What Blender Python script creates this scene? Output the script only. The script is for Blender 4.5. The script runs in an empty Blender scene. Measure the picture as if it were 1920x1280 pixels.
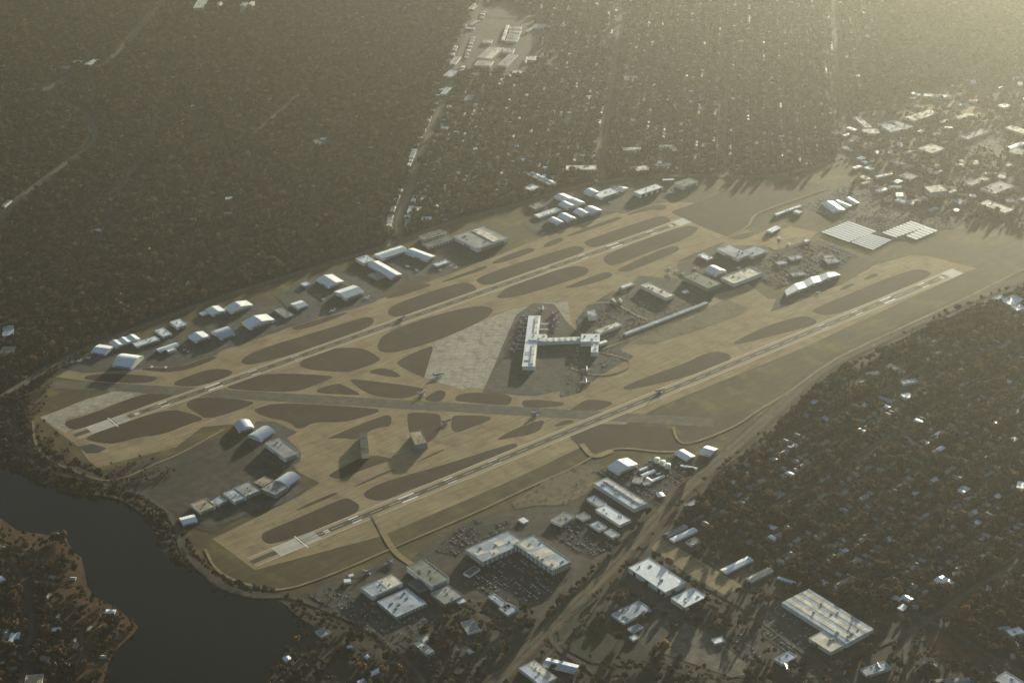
import bpy, bmesh, math, random
import numpy as np
from mathutils import Vector, Matrix
random.seed(7); rng = np.random.default_rng(11)
sc = bpy.context.scene
col = sc.collection
R = math.radians

# ------------------------------------------------------------------ camera
cam_d = bpy.data.cameras.new('camera'); cam = bpy.data.objects.new('camera', cam_d); col.objects.link(cam)
cam_d.sensor_width = 36.0; cam_d.lens = 36.0 * 3500.0 / 1920.0
cam_d.clip_start = 10.0; cam_d.clip_end = 60000.0
_f = Vector((0.521265, 0.721984, -0.454997)).normalized(); _u = Vector((0.297878, 0.345697, 0.88981))
_r = _f.cross(_u).normalized(); _u = _r.cross(_f)
cam.matrix_world = Matrix(((_r.x, _u.x, -_f.x, -3190.1), (_r.y, _u.y, -_f.y, -4107.9), (_r.z, _u.z, -_f.z, 2656.4), (0, 0, 0, 1)))
sc.camera = cam

# ------------------------------------------------------------------ sky and sun
SUN_AZ, SUN_EL = 30.0, 7.0             # degrees from +x (the runways' direction), and above the horizon
w = bpy.data.worlds.new('World'); sc.world = w; w.use_nodes = True
nt = w.node_tree; bgn = nt.nodes['Background']
sky = nt.nodes.new('ShaderNodeTexSky'); sky.sky_type = 'NISHITA'; sky.sun_disc = False
sky.sun_elevation = R(SUN_EL); sky.sun_rotation = R(90.0 - SUN_AZ)
sky.air_density = 1.0; sky.dust_density = 0.4; sky.ozone_density = 1.6
nt.links.new(sky.outputs[0], bgn.inputs[0]); bgn.inputs[1].default_value = 0.05
sun_d = bpy.data.lights.new('sun', 'SUN'); sun_d.energy = 5.0; sun_d.angle = R(0.6); sun_d.color = (1.0, 0.935, 0.69)
sun = bpy.data.objects.new('sun', sun_d); col.objects.link(sun)
sdir = Vector((math.cos(R(SUN_EL)) * math.cos(R(SUN_AZ)), math.cos(R(SUN_EL)) * math.sin(R(SUN_AZ)), math.sin(R(SUN_EL))))
sun.rotation_euler = sdir.to_track_quat('Z', 'Y').to_euler(); sun.location = (4000, 1000, 3000)
sc.view_settings.view_transform = 'Standard'; sc.view_settings.look = 'None'
sc.view_settings.gamma = 1.0; sc.view_settings.use_curve_mapping = False
sc.view_settings.exposure = 1.68
sc.render.engine = 'CYCLES'
sc.cycles.use_denoising = True
sc.cycles.max_bounces = 5; sc.cycles.diffuse_bounces = 2; sc.cycles.glossy_bounces = 2; sc.cycles.volume_bounces = 0
sc.cycles.transparent_max_bounces = 8
HAZE_DENSITY = 2.5e-5; HAZE_G = 0.91; HAZE_COLOR = (0.97, 0.98, 0.90)

AIRFIELD = [(-1470, 781), (-1405, 837), (-1290, 876), (-1163, 934), (-1021, 975), (-837, 995), (-674, 1003), (-517, 992), (-394, 986), (-209, 1009), (-35, 1006), (128, 1011), (249, 986), (430, 974), (575, 972), (773, 939), (977, 875), (1172, 736), (1298, 581), (1470, 477), (1745, 497), (1646, 341), (1572, 303), (1530, 157), (1584, -73), (1738, -384), (1450, -619), (991, -604), (729, -599), (533, -609), (347, -649), (242, -701), (41, -757), (-156, -816), (-311, -859), (-397, -893), (-572, -967), (-728, -1028), (-877, -1087), (-1053, -970), (-1256, -802), (-1384, -659), (-1434, -588), (-1488, -494), (-1500, -353), (-1469, -216), (-1446, -127), (-1487, 42), (-1516, 250), (-1565, 426), (-1548, 593)]
PAVE = [(-1501, 623), (-1341, 641), (-1260, 624), (-1197, 579), (-1178, 590), (-1296, 749), (-1365, 848), (-1317, 876), (-1205, 790), (-1129, 715), (-1029, 667), (-867, 655), (-775, 648), (-595, 652), (-320, 636), (-105, 639), (77, 648), (271, 665), (498, 685), (736, 677), (931, 669), (955, 614), (1016, 561), (1007, 437), (991, 201), (1051, 210), (979, 121), (785, 87), (696, -59), (665, -193), (743, -260), (924, -274), (1016, -256), (1111, -239), (1251, -264), (1298, -305), (1342, -475), (1279, -475), (492, -514), (-62, -506), (-348, -538), (-646, -558), (-1067, -563), (-1410, -486), (-1424, -287), (-1300, -273), (-1139, -251), (-1058, -229), (-1073, -142), (-1055, -25), (-1036, 37), (-978, 60), (-989, 118), (-1043, 163), (-1077, 213), (-1156, 260), (-1271, 205), (-1496, 249), (-1498, 304), (-1487, 387)]
ISLANDS = [
  [(-1460, 549), (-1463, 511), (-1447, 482), (-1313, 476), (-1195, 487), (-1119, 482), (-1159, 521), (-1197, 560), (-1393, 544), (-1435, 554)],
  [(-1448, 427), (-1451, 404), (-1404, 335), (-1327, 329), (-1268, 294), (-1169, 301), (-1129, 293), (-1142, 351), (-1181, 427), (-1368, 435)],
  [(-1136, 421), (-1072, 431), (-961, 298), (-981, 278), (-1125, 285), (-1130, 341)],
  [(-1094, 560), (-1098, 536), (-1044, 484), (-923, 487), (-920, 525), (-965, 569), (-1063, 567)],
  [(-1289, 783), (-1292, 747), (-1161, 606), (-1114, 617), (-1121, 640), (-1222, 754)],
  [(-1134, 703), (-1056, 607), (-914, 612), (-911, 634), (-940, 641), (-1036, 636), (-1120, 713)],
  [(-864, 558), (-870, 521), (-840, 500), (-591, 466), (-427, 487), (-391, 517), (-392, 558), (-491, 562), (-643, 574), (-793, 582)],
  [(-635, 652), (-613, 607), (-428, 612), (-436, 632), (-551, 642)],
  [(-325, 549), (-340, 510), (-319, 480), (-32, 466), (-1, 494), (3, 545), (-24, 568), (-265, 576)],
  [(-487, 361), (-503, 318), (-472, 282), (-333, 263), (-133, 283), (-61, 317), (-54, 353), (-86, 391), (-254, 423), (-422, 418)],
  [(36, 560), (22, 517), (38, 487), (121, 464), (417, 478), (461, 498), (469, 528), (441, 552), (195, 563)],
  [(-62, 615), (125, 621), (125, 606), (89, 595), (-66, 602)],
  [(-274, 643), (-271, 614), (-116, 607), (-98, 619), (-118, 644)],
  [(149, 632), (159, 600), (313, 599), (337, 620), (314, 645)],
  [(9, 403), (4, 381), (42, 359), (119, 345), (323, 332), (364, 352), (375, 388), (342, 428), (103, 441)],
  [(494, 548), (484, 511), (502, 481), (824, 480), (852, 495), (859, 528), (838, 555), (517, 558)],
  [(475, 416), (442, 372), (445, 326), (597, 338), (774, 332), (870, 369), (878, 393), (854, 430), (581, 426)],
  [(435, 300), (437, 281), (460, 260), (686, 274), (719, 297), (709, 328), (583, 321)],
  [(213, 307), (236, 287), (305, 268), (385, 267), (407, 283), (405, 305), (378, 315), (272, 311)],
  [(478, 637), (487, 618), (723, 617), (737, 633), (717, 646)],
  [(363, 618), (377, 598), (454, 606), (464, 634), (426, 638)],
  [(761, 640), (767, 626), (867, 610), (881, 582), (911, 588), (924, 609), (895, 643)],
  [(633, 220), (634, 201), (860, 218), (866, 235)],
  [(907, 245), (898, 222), (936, 196), (1011, 214), (986, 236)],
  [(899, 553), (936, 552), (1100, 553), (1205, 581), (1343, 514), (1492, 388), (1491, 340), (1456, 317), (1180, 317), (1088, 302), (1039, 264), (913, 252), (895, 268), (892, 508)],
  [(711, -343), (702, -360), (723, -416), (932, -425), (1186, -418), (1205, -400), (1208, -375), (1182, -345), (1045, -336), (938, -337), (776, -341)],
  [(985, -298), (1058, -307), (1070, -289), (1043, -279)],
  [(886, -292), (892, -304), (947, -305), (956, -299), (943, -285)],
  [(356, -350), (381, -371), (475, -391), (639, -424), (670, -412), (675, -376), (655, -349), (532, -332), (435, -337)],
  [(-79, -347), (-79, -363), (-64, -376), (105, -422), (254, -437), (299, -418), (307, -390), (292, -359), (255, -345), (156, -353), (15, -344)],
  [(-287, -355), (-279, -367), (-235, -410), (-163, -409), (-159, -391), (-187, -351), (-213, -334)],
  [(-998, -352), (-1004, -382), (-978, -422), (-910, -417), (-555, -438), (-514, -415), (-526, -399), (-577, -391), (-736, -371), (-904, -341), (-959, -340)],
  [(-1320, -357), (-1327, -395), (-1310, -415), (-1132, -431), (-1036, -419), (-1037, -347), (-1057, -338), (-1195, -344), (-1294, -346)],
  [(-1188, -305), (-1172, -313), (-1057, -311), (-1045, -305), (-1065, -296)],
  [(-1001, -304), (-988, -311), (-867, -306), (-860, -302), (-877, -294)],
  [(-802, -308), (-790, -311), (-692, -308), (-694, -297)],
  [(-559, -355), (-506, -372), (-436, -400), (-382, -365), (-379, -344), (-481, -338)],
  [(-386, -398), (-347, -415), (-306, -418), (-328, -387)],
  [(-734, 422), (-744, 397), (-728, 354), (-666, 284), (-638, 266), (-537, 265), (-522, 288), (-527, 363), (-545, 396), (-605, 442), (-685, 439)],
  [(-980, 434), (-946, 445), (-842, 432), (-693, 277), (-714, 268), (-809, 261), (-857, 280), (-927, 349), (-982, 413)],
  [(-813, 237), (-715, 236), (-705, 205), (-694, 119), (-716, 136)],
  [(-678, 226), (-658, 220), (-531, 40), (-540, 20), (-610, 10), (-681, 95)],
  [(-614, 233), (-559, 232), (-536, 184), (-544, 123)],
  [(-511, 208), (-496, 93), (-487, 91), (-354, 237), (-362, 251), (-491, 237)],
  [(-579, -22), (-513, -3), (-495, -13), (-498, -37), (-531, -63), (-547, -66)],
  [(-504, -86), (-479, -65), (-442, -75), (-352, -167), (-391, -215), (-415, -205), (-499, -101)],
  [(-344, -214), (-264, -304), (-280, -325), (-376, -264), (-368, -234)],
  [(-995, 247), (-980, 256), (-907, 242), (-712, 27), (-706, 7), (-726, -2), (-828, 12), (-889, 74), (-953, 57), (-946, 122), (-989, 195)],
  [(-931, -32), (-718, -25), (-701, -35), (-704, -53), (-737, -96), (-761, -76), (-807, -77), (-852, -99), (-885, -51)],
  [(-666, -74), (-647, -59), (-586, -122), (-594, -146), (-644, -215), (-704, -244), (-748, -236), (-722, -170)],
  [(-570, -167), (-555, -159), (-459, -251), (-568, -250), (-615, -250), (-609, -215)],
  [(-1018, -207), (-1020, -224), (-1003, -252), (-929, -246), (-838, -256), (-836, -239), (-868, -193), (-909, -187)],
  [(-388, -473), (-344, -460), (-296, -461), (-253, -482), (-121, -620), (-151, -654), (-169, -697), (-174, -732), (-254, -693), (-300, -615), (-392, -604)],
]
SHEETS = [
  ('works_yard', 'yard', [(-1362, -660), (-1255, -652), (-1169, -668), (-1076, -701), (-944, -655), (-821, -651), (-684, -704), (-524, -733), (-432, -846), (-242, -825), (-572, -967), (-731, -1032), (-1019, -1142), (-1190, -1222), (-1272, -1188), (-1299, -1007), (-1313, -842)]),
  ('works_yard', 'yard', [(-715, -1117), (-462, -1009), (-420, -1362), (-382, -1683), (-604, -1726), (-848, -1525), (-909, -1369), (-913, -1173)]),
  ('works_yard', 'yard', [(1729, 482), (1686, 305), (1681, 90), (1616, -69), (1749, -375), (2238, 26), (2843, 520), (2500, 834), (2231, 819), (1991, 707)]),
  ('scrub_land', 'ground', [(-1483, 215), (-1288, 173), (-1115, 176), (-1098, 82), (-1120, -16), (-1103, -180), (-1280, -238), (-1409, -266), (-1445, -186), (-1436, -108), (-1485, 47)]),
  ('shop_lot', 'asphalt', [(1175, 2377), (1416, 2553), (1747, 2952), (1912, 3091), (2016, 2993), (1910, 2684), (1640, 2293), (1442, 2130)]),
  ('terminal_apron', 'concrete_light', [(-332, 262), (-493, 89), (-475, 28), (-447, -49), (-424, -50), (-315, -183), (-287, -185), (-1, -18), (163, 217), (97, 259), (-31, 291), (-144, 282)]),
  ('gate_apron', 'asphalt', [(-412, -100), (-297, 2), (-124, 160), (-23, 249), (71, 281), (118, 230), (72, 115), (46, 14), (11, -29), (-81, -183), (-214, -247), (-311, -217)]),
  ('terminal_roadway', 'asphalt', [(-143, -131), (11, -29), (98, 93), (184, 146), (326, 182), (353, 79), (392, -34), (496, -46), (496, -98), (254, -116), (71, -152), (78, -219), (-66, -241), (-188, -291), (-257, -276)]),
  ('bare_lot', 'bare_earth', [(136, -112), (175, -92), (326, -104), (373, -139), (561, -103), (573, -203), (507, -223), (314, -212), (175, -194), (125, -151)]),
  ('hangar_apron', 'asphalt', [(-1317, 876), (-1204, 904), (-1061, 895), (-877, 810), (-836, 676), (-906, 635), (-938, 645), (-1035, 646), (-1115, 715), (-1135, 709), (-1279, 803)]),
  ('hangar_apron', 'asphalt', [(-919, 785), (-810, 917), (-617, 907), (-578, 834), (-581, 668), (-649, 663), (-759, 659), (-832, 649), (-879, 702)]),
  ('hangar_apron', 'asphalt', [(-547, 887), (-429, 921), (-305, 925), (-238, 895), (-248, 681), (-313, 630), (-406, 632), (-480, 644), (-558, 648), (-629, 671), (-571, 710)]),
  ('hangar_apron', 'asphalt', [(-116, 890), (-10, 900), (35, 787), (56, 696), (24, 667), (-62, 685), (-133, 677), (-133, 733)]),
  ('hangar_apron', 'asphalt', [(67, 848), (179, 870), (182, 746), (183, 701), (147, 674), (64, 660), (49, 702), (52, 786)]),
  ('hangar_apron', 'asphalt', [(426, 824), (513, 859), (662, 941), (792, 946), (919, 867), (920, 815), (896, 651), (772, 646), (708, 734), (627, 710), (515, 698), (426, 684)]),
  ('hangar_apron', 'asphalt', [(924, 828), (1058, 778), (1081, 741), (1172, 676), (1130, 645), (944, 633), (903, 652)]),
  ('hangar_apron', 'asphalt', [(622, 201), (698, 206), (755, 229), (840, 213), (956, 111), (850, 1), (785, -55), (649, -72), (575, -62), (546, -10), (552, 121)]),
  ('hangar_apron', 'asphalt', [(372, 169), (465, 211), (545, 114), (550, -13), (569, -56), (509, -83), (425, -62), (373, 9), (323, 104)]),
  ('hangar_apron', 'concrete', [(943, 123), (1086, 179), (1126, 174), (1166, 77), (1090, 53), (946, 61)]),
  ('hangar_apron', 'asphalt', [(684, -210), (734, -213), (974, -219), (920, -241), (860, -270), (816, -271), (679, -270), (604, -269)]),
  ('hangar_apron', 'asphalt', [(-1354, -150), (-1220, -147), (-1111, -176), (-1110, -231), (-1175, -256), (-1293, -245), (-1407, -234), (-1416, -176)]),
  ('hangar_lot', 'asphalt', [(-1021, 186), (-979, 150), (-960, 53), (-1000, 46), (-1011, -53), (-1040, -95), (-1103, -98), (-1118, -29), (-1101, 92)]),
  ('parking_lot', 'dark_asphalt', [(824, 24), (974, 51), (1118, 29), (1127, -38), (1124, -153), (1008, -179), (967, -158), (733, -159), (743, -73)]),
  ('parking_lot', 'dark_asphalt', [(1166, 70), (1317, 84), (1492, -63), (1487, -190), (1362, -193), (1320, -141), (1182, -153)]),
  ('parking_lot', 'asphalt', [(1414, 290), (1524, 311), (1606, 255), (1619, 175), (1490, 107), (1317, 84), (1282, 179), (1292, 283)]),
  ('parking_lot', 'asphalt', [(1340, 79), (1487, 78), (1586, 55), (1562, -37), (1676, -170), (1542, -208), (1496, -182), (1489, -60)]),
  ('parking_lot', 'asphalt', [(1859, 115), (1980, 113), (2031, 67), (1874, 33), (1822, 63)]),
  ('parking_lot', 'asphalt', [(2203, 319), (2375, 320), (2312, 182), (2188, 162)]),
  ('parking_lot', 'asphalt', [(2081, 808), (2117, 755), (2033, 589), (1981, 597), (1945, 669)]),
  ('parking_lot', 'concrete', [(2237, 708), (2420, 689), (2389, 612), (2354, 652), (2232, 675)]),
  ('parking_lot', 'concrete', [(2454, 734), (2523, 639), (2537, 457), (2459, 445), (2412, 487), (2444, 625)]),
  ('parking_lot', 'asphalt', [(179, 112), (249, 103), (271, -44), (172, -70), (125, 19)]),
  ('parking_lot', 'bare_earth', [(-559, -613), (-450, -617), (-437, -670), (-454, -692), (-533, -743), (-620, -749), (-674, -703), (-730, -683), (-715, -651)]),
  ('parking_lot', 'dark_asphalt', [(-975, -687), (-837, -649), (-831, -700), (-772, -716), (-790, -751), (-820, -751), (-945, -752), (-979, -764), (-1007, -709)]),
  ('parking_lot', 'dark_asphalt', [(-732, -841), (-636, -821), (-611, -950), (-621, -983), (-720, -996)]),
  ('parking_lot', 'dark_asphalt', [(-972, -841), (-823, -830), (-841, -965), (-822, -1027), (-945, -1067), (-984, -1042), (-1028, -902)]),
  ('parking_lot', 'asphalt', [(-1363, -675), (-1301, -675), (-1268, -747), (-1270, -812), (-1250, -900), (-1165, -914), (-1167, -962), (-1257, -980), (-1322, -974)]),
  ('parking_lot', 'dark_asphalt', [(-447, -671), (-401, -673), (-338, -735), (-301, -720), (-201, -757), (-192, -812), (-351, -888), (-429, -918), (-435, -887), (-438, -706)]),
  ('goods_yard', 'concrete', [(-575, -1046), (-520, -1039), (-510, -1333), (-584, -1327)]),
  ('goods_yard', 'concrete_dark', [(-844, -1403), (-801, -1377), (-721, -1353), (-707, -1414), (-719, -1566), (-752, -1591), (-780, -1581)]),
  ('goods_yard', 'asphalt', [(-842, -1288), (-766, -1288), (-714, -1317), (-726, -1349), (-808, -1371), (-856, -1393), (-867, -1357)]),
  ('goods_yard', 'asphalt', [(-725, -1108), (-697, -1116), (-696, -1267), (-704, -1325), (-731, -1317), (-733, -1221)]),
  ('parking_lot', 'asphalt', [(-549, -1431), (-493, -1442), (-491, -1593), (-549, -1572), (-545, -1616), (-617, -1597), (-616, -1510)]),
  ('parking_lot', 'asphalt', [(-679, -1458), (-634, -1474), (-648, -1544), (-689, -1578), (-712, -1539)]),
  ('brown_field', 'sun_grass', [(-338, -1760), (-309, -1750), (-289, -1773), (-277, -1884), (-310, -1897), (-354, -1887), (-355, -1800)]),
  ('dark_field', 'green_grass', [(-974, -1178), (-865, -1155), (-834, -1210), (-842, -1288), (-860, -1369), (-855, -1401), (-931, -1404), (-993, -1333), (-1012, -1237)]),
  ('soccer_field', 'green_grass', [(-1483, -896), (-1439, -898), (-1434, -936), (-1472, -938)]),
  ('soccer_field', 'green_grass', [(-1478, -966), (-1435, -962), (-1436, -1034), (-1475, -1048)]),
  ('park_field', 'dry_grass', [(286, 2149), (358, 2154), (371, 2051), (364, 1919), (312, 1956), (303, 2073)]),
  ('park_field', 'dry_grass', [(921, 2013), (982, 2023), (1014, 1972), (951, 1921), (892, 1953)]),
  ('park_field', 'dry_grass', [(1517, 2133), (1652, 2182), (1635, 2122), (1568, 2074)]),
  ('lake_shore', 'sun_grass', [(-1833, 191), (-1816, 177), (-1807, 84), (-1752, 12), (-1719, -24), (-1734, -102), (-1729, -147), (-1776, -279), (-1781, -336), (-1764, -394), (-1754, -498), (-1754, -519), (-1778, -538), (-1853, -577), (-1898, -634), (-1936, -687), (-1983, -648), (-1922, -547), (-1890, -449), (-1878, -300), (-1855, -136), (-1857, -7), (-1883, 72)]),
]
LAKE = [(-1773, 582), (-1699, 451), (-1665, 309), (-1618, 169), (-1527, 75), (-1508, -30), (-1517, -142), (-1560, -255), (-1529, -377), (-1534, -481), (-1520, -538), (-1473, -601), (-1425, -637), (-1431, -744), (-1417, -789), (-1435, -811), (-1507, -827), (-1593, -877), (-1687, -1011), (-1986, -766), (-1853, -568), (-1779, -532), (-1758, -516), (-1756, -495), (-1767, -392), (-1785, -332), (-1780, -276), (-1733, -143), (-1738, -97), (-1724, -26), (-1754, 6), (-1810, 79), (-1821, 164), (-1885, 304)]
ROADS = [
  ('boulevard', 34, 'road', [(-1367, -1322), (-1209, -1248), (-1051, -1184), (-700, -1058), (-409, -928), (-194, -858), (64, -776), (253, -711), (358, -671), (532, -632), (723, -628), (976, -617), (1227, -618), (1506, -628)]),
  ('rail_bed', 10, 'ballast', [(-1326, -1357), (-1157, -1291), (-1036, -1237), (-685, -1102), (-410, -975), (-210, -908), (37, -826), (243, -748), (340, -712), (517, -669), (706, -665), (955, -658), (1203, -660), (1463, -663)]),
  ('avenue', 26, 'road', [(-1625, 784), (-1542, 821), (-1459, 852), (-1349, 904), (-1224, 939), (-1123, 958), (-920, 984), (-678, 995), (-514, 996), (-309, 987), (-98, 977), (38, 979), (190, 1001), (369, 989), (501, 971), (626, 974), (860, 952), (1027, 872), (1190, 756), (1353, 582), (1526, 505), (1777, 528), (1686, 305), (1688, 97)]),
  ('avenue', 24, 'road', [(25, 978), (68, 1076), (173, 1208), (329, 1376), (505, 1581), (921, 2013), (1483, 2647), (1938, 3127), (2379, 3616)]),
  ('parkway', 24, 'street', [(-1140, 1953), (-999, 2095), (-838, 2274), (-613, 2433), (-403, 2589), (-316, 2712), (-246, 2945), (-256, 3158), (-264, 3292), (-224, 3376), (-105, 3459), (77, 3488), (227, 3605), (710, 4144), (1021, 4511)]),
  ('lake_road', 13, 'street', [(-1619, 758), (-1531, 747), (-1581, 621), (-1629, 501), (-1633, 418), (-1607, 297), (-1536, 173), (-1458, 35), (-1451, -112), (-1492, -230), (-1519, -305), (-1517, -402), (-1517, -495), (-1493, -557), (-1459, -604), (-1404, -640), (-1378, -700), (-1325, -860), (-1316, -1033), (-1348, -1190)]),
  ('perimeter_road', 7, 'concrete', [(-1462, -320), (-1485, -404), (-1480, -480), (-1446, -554), (-1403, -614), (-1273, -631), (-1094, -628), (-823, -629), (-598, -616), (-457, -614), (-378, -598), (-304, -614), (-238, -709), (-181, -745)]),
  ('perimeter_road', 7, 'concrete', [(-1526, 616), (-1576, 495), (-1589, 389), (-1562, 289), (-1513, 154), (-1436, 145), (-1363, 159), (-1277, 163), (-1116, 205)]),
  ('perimeter_road', 7, 'concrete', [(-118, -622), (-161, -684), (-156, -728), (18, -737), (128, -709), (276, -688), (454, -642), (614, -619), (1009, -610), (1483, -581)]),
  ('taxiway_connector', 16, 'concrete', [(-378, -528), (-405, -613), (-334, -616)]),
  ('taxiway_connector', 16, 'concrete', [(-1034, -462), (-1050, -517), (-1076, -594), (-1092, -662), (-1087, -729)]),
  ('terminal_loop', 9, 'concrete', [(10, -123), (41, -187), (51, -251), (-30, -273), (-101, -234), (-118, -152)]),
  ('terminal_loop', 9, 'concrete', [(192, 155), (253, 134), (270, 88), (264, 0), (271, -57)]),
  ('terminal_loop', 8, 'concrete', [(33, -120), (118, -121), (274, -119), (483, -112)]),
  ('service_road', 8, 'concrete', [(900, 251), (1018, 270), (1093, 330), (1176, 340), (1463, 331)]),
  ('highway', 22, 'street', [(659, 4047), (1004, 3711), (1405, 3286), (1872, 2800), (2275, 2342), (2656, 1884), (2922, 1537), (3187, 1205), (3412, 911)]),
  ('street', 14, 'street', [(913, 960), (1269, 1361), (1657, 1790), (2429, 2662), (2798, 3075)]),
  ('street', 14, 'street', [(1789, 540), (2047, 819), (2358, 1146), (2815, 1616), (3549, 2353)]),
  ('street', 12, 'street', [(1275, 672), (1535, 960), (1875, 1317)]),
  ('street', 12, 'street', [(-530, 2322), (-544, 2153), (-453, 1933), (-352, 1829), (-173, 1823)]),
  ('street', 12, 'street', [(-210, 1717), (-356, 1450), (-503, 1273), (-659, 1066)]),
  ('street', 12, 'street', [(-100, 1829), (175, 2269), (539, 2539), (1152, 3172)]),
  ('street', 8, 'street', [(-1095, 1337), (-860, 1586), (-660, 1913), (-323, 2324), (29, 2826), (666, 3626)]),
  ('street', 8, 'street', [(-769, 1162), (-536, 1484), (-326, 1751), (-72, 2175), (351, 2711), (1103, 3676)]),
  ('street', 8, 'street', [(-319, 1112), (-79, 1399), (128, 1697), (552, 2177), (1009, 2677), (1523, 3279)]),
  ('street', 8, 'street', [(-51, 1119), (208, 1483), (565, 1917), (1091, 2503), (1588, 3101)]),
  ('street', 9, 'street', [(-719, 1835), (-557, 1565), (-315, 1414), (-34, 1359), (95, 1116)]),
  ('street', 9, 'street', [(-617, 2399), (-286, 2215), (27, 2010), (340, 1881), (473, 1571)]),
  ('street', 9, 'street', [(-269, 2795), (52, 2631), (403, 2485), (707, 2296), (917, 2016)]),
  ('street', 9, 'street', [(112, 3506), (294, 3338), (694, 3171), (1133, 2868), (1451, 2624)]),
  ('park_drive', 10, 'street', [(-844, -1129), (-914, -1143), (-962, -1147), (-996, -1175), (-1017, -1212), (-1020, -1257), (-1012, -1318), (-1012, -1377), (-1009, -1450)]),
  ('street', 12, 'street', [(-591, -1166), (-569, -1386), (-580, -1519), (-589, -1634), (-585, -1716), (-585, -1799)]),
  ('street', 16, 'street', [(-435, -1707), (-321, -1719), (-229, -1712), (-75, -1694), (43, -1695), (135, -1694)]),
  ('street', 12, 'street', [(-275, -1694), (-257, -1786), (-264, -1889), (-258, -1985)]),
  ('street', 12, 'street', [(-384, -1625), (-297, -1655), (-251, -1714), (-329, -1726), (-391, -1750), (-487, -1854)]),
  ('peninsula_road', 12, 'street', [(-1901, 29), (-1878, -54), (-1892, -153), (-1920, -250), (-1957, -351), (-2008, -435), (-2076, -572)]),
  ('peninsula_road', 8, 'street', [(-1931, -559), (-1888, -493), (-1875, -447)]),
  ('street', 12, 'street', [(-54, -863), (173, -869), (453, -860), (715, -933)]),
  ('street', 12, 'street', [(-222, -1118), (22, -1121), (361, -1049), (581, -1001), (908, -1032)]),
]
RW = {'near': [(-1400.0, -450.0), (1282.0, -450.0)], 'far': [(-1468.2877141681763, 457.0), (894.7122858318235, 457.0)]}
CROSS = [(-1389, 806), (-306, -364), (-40, -688)]
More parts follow.
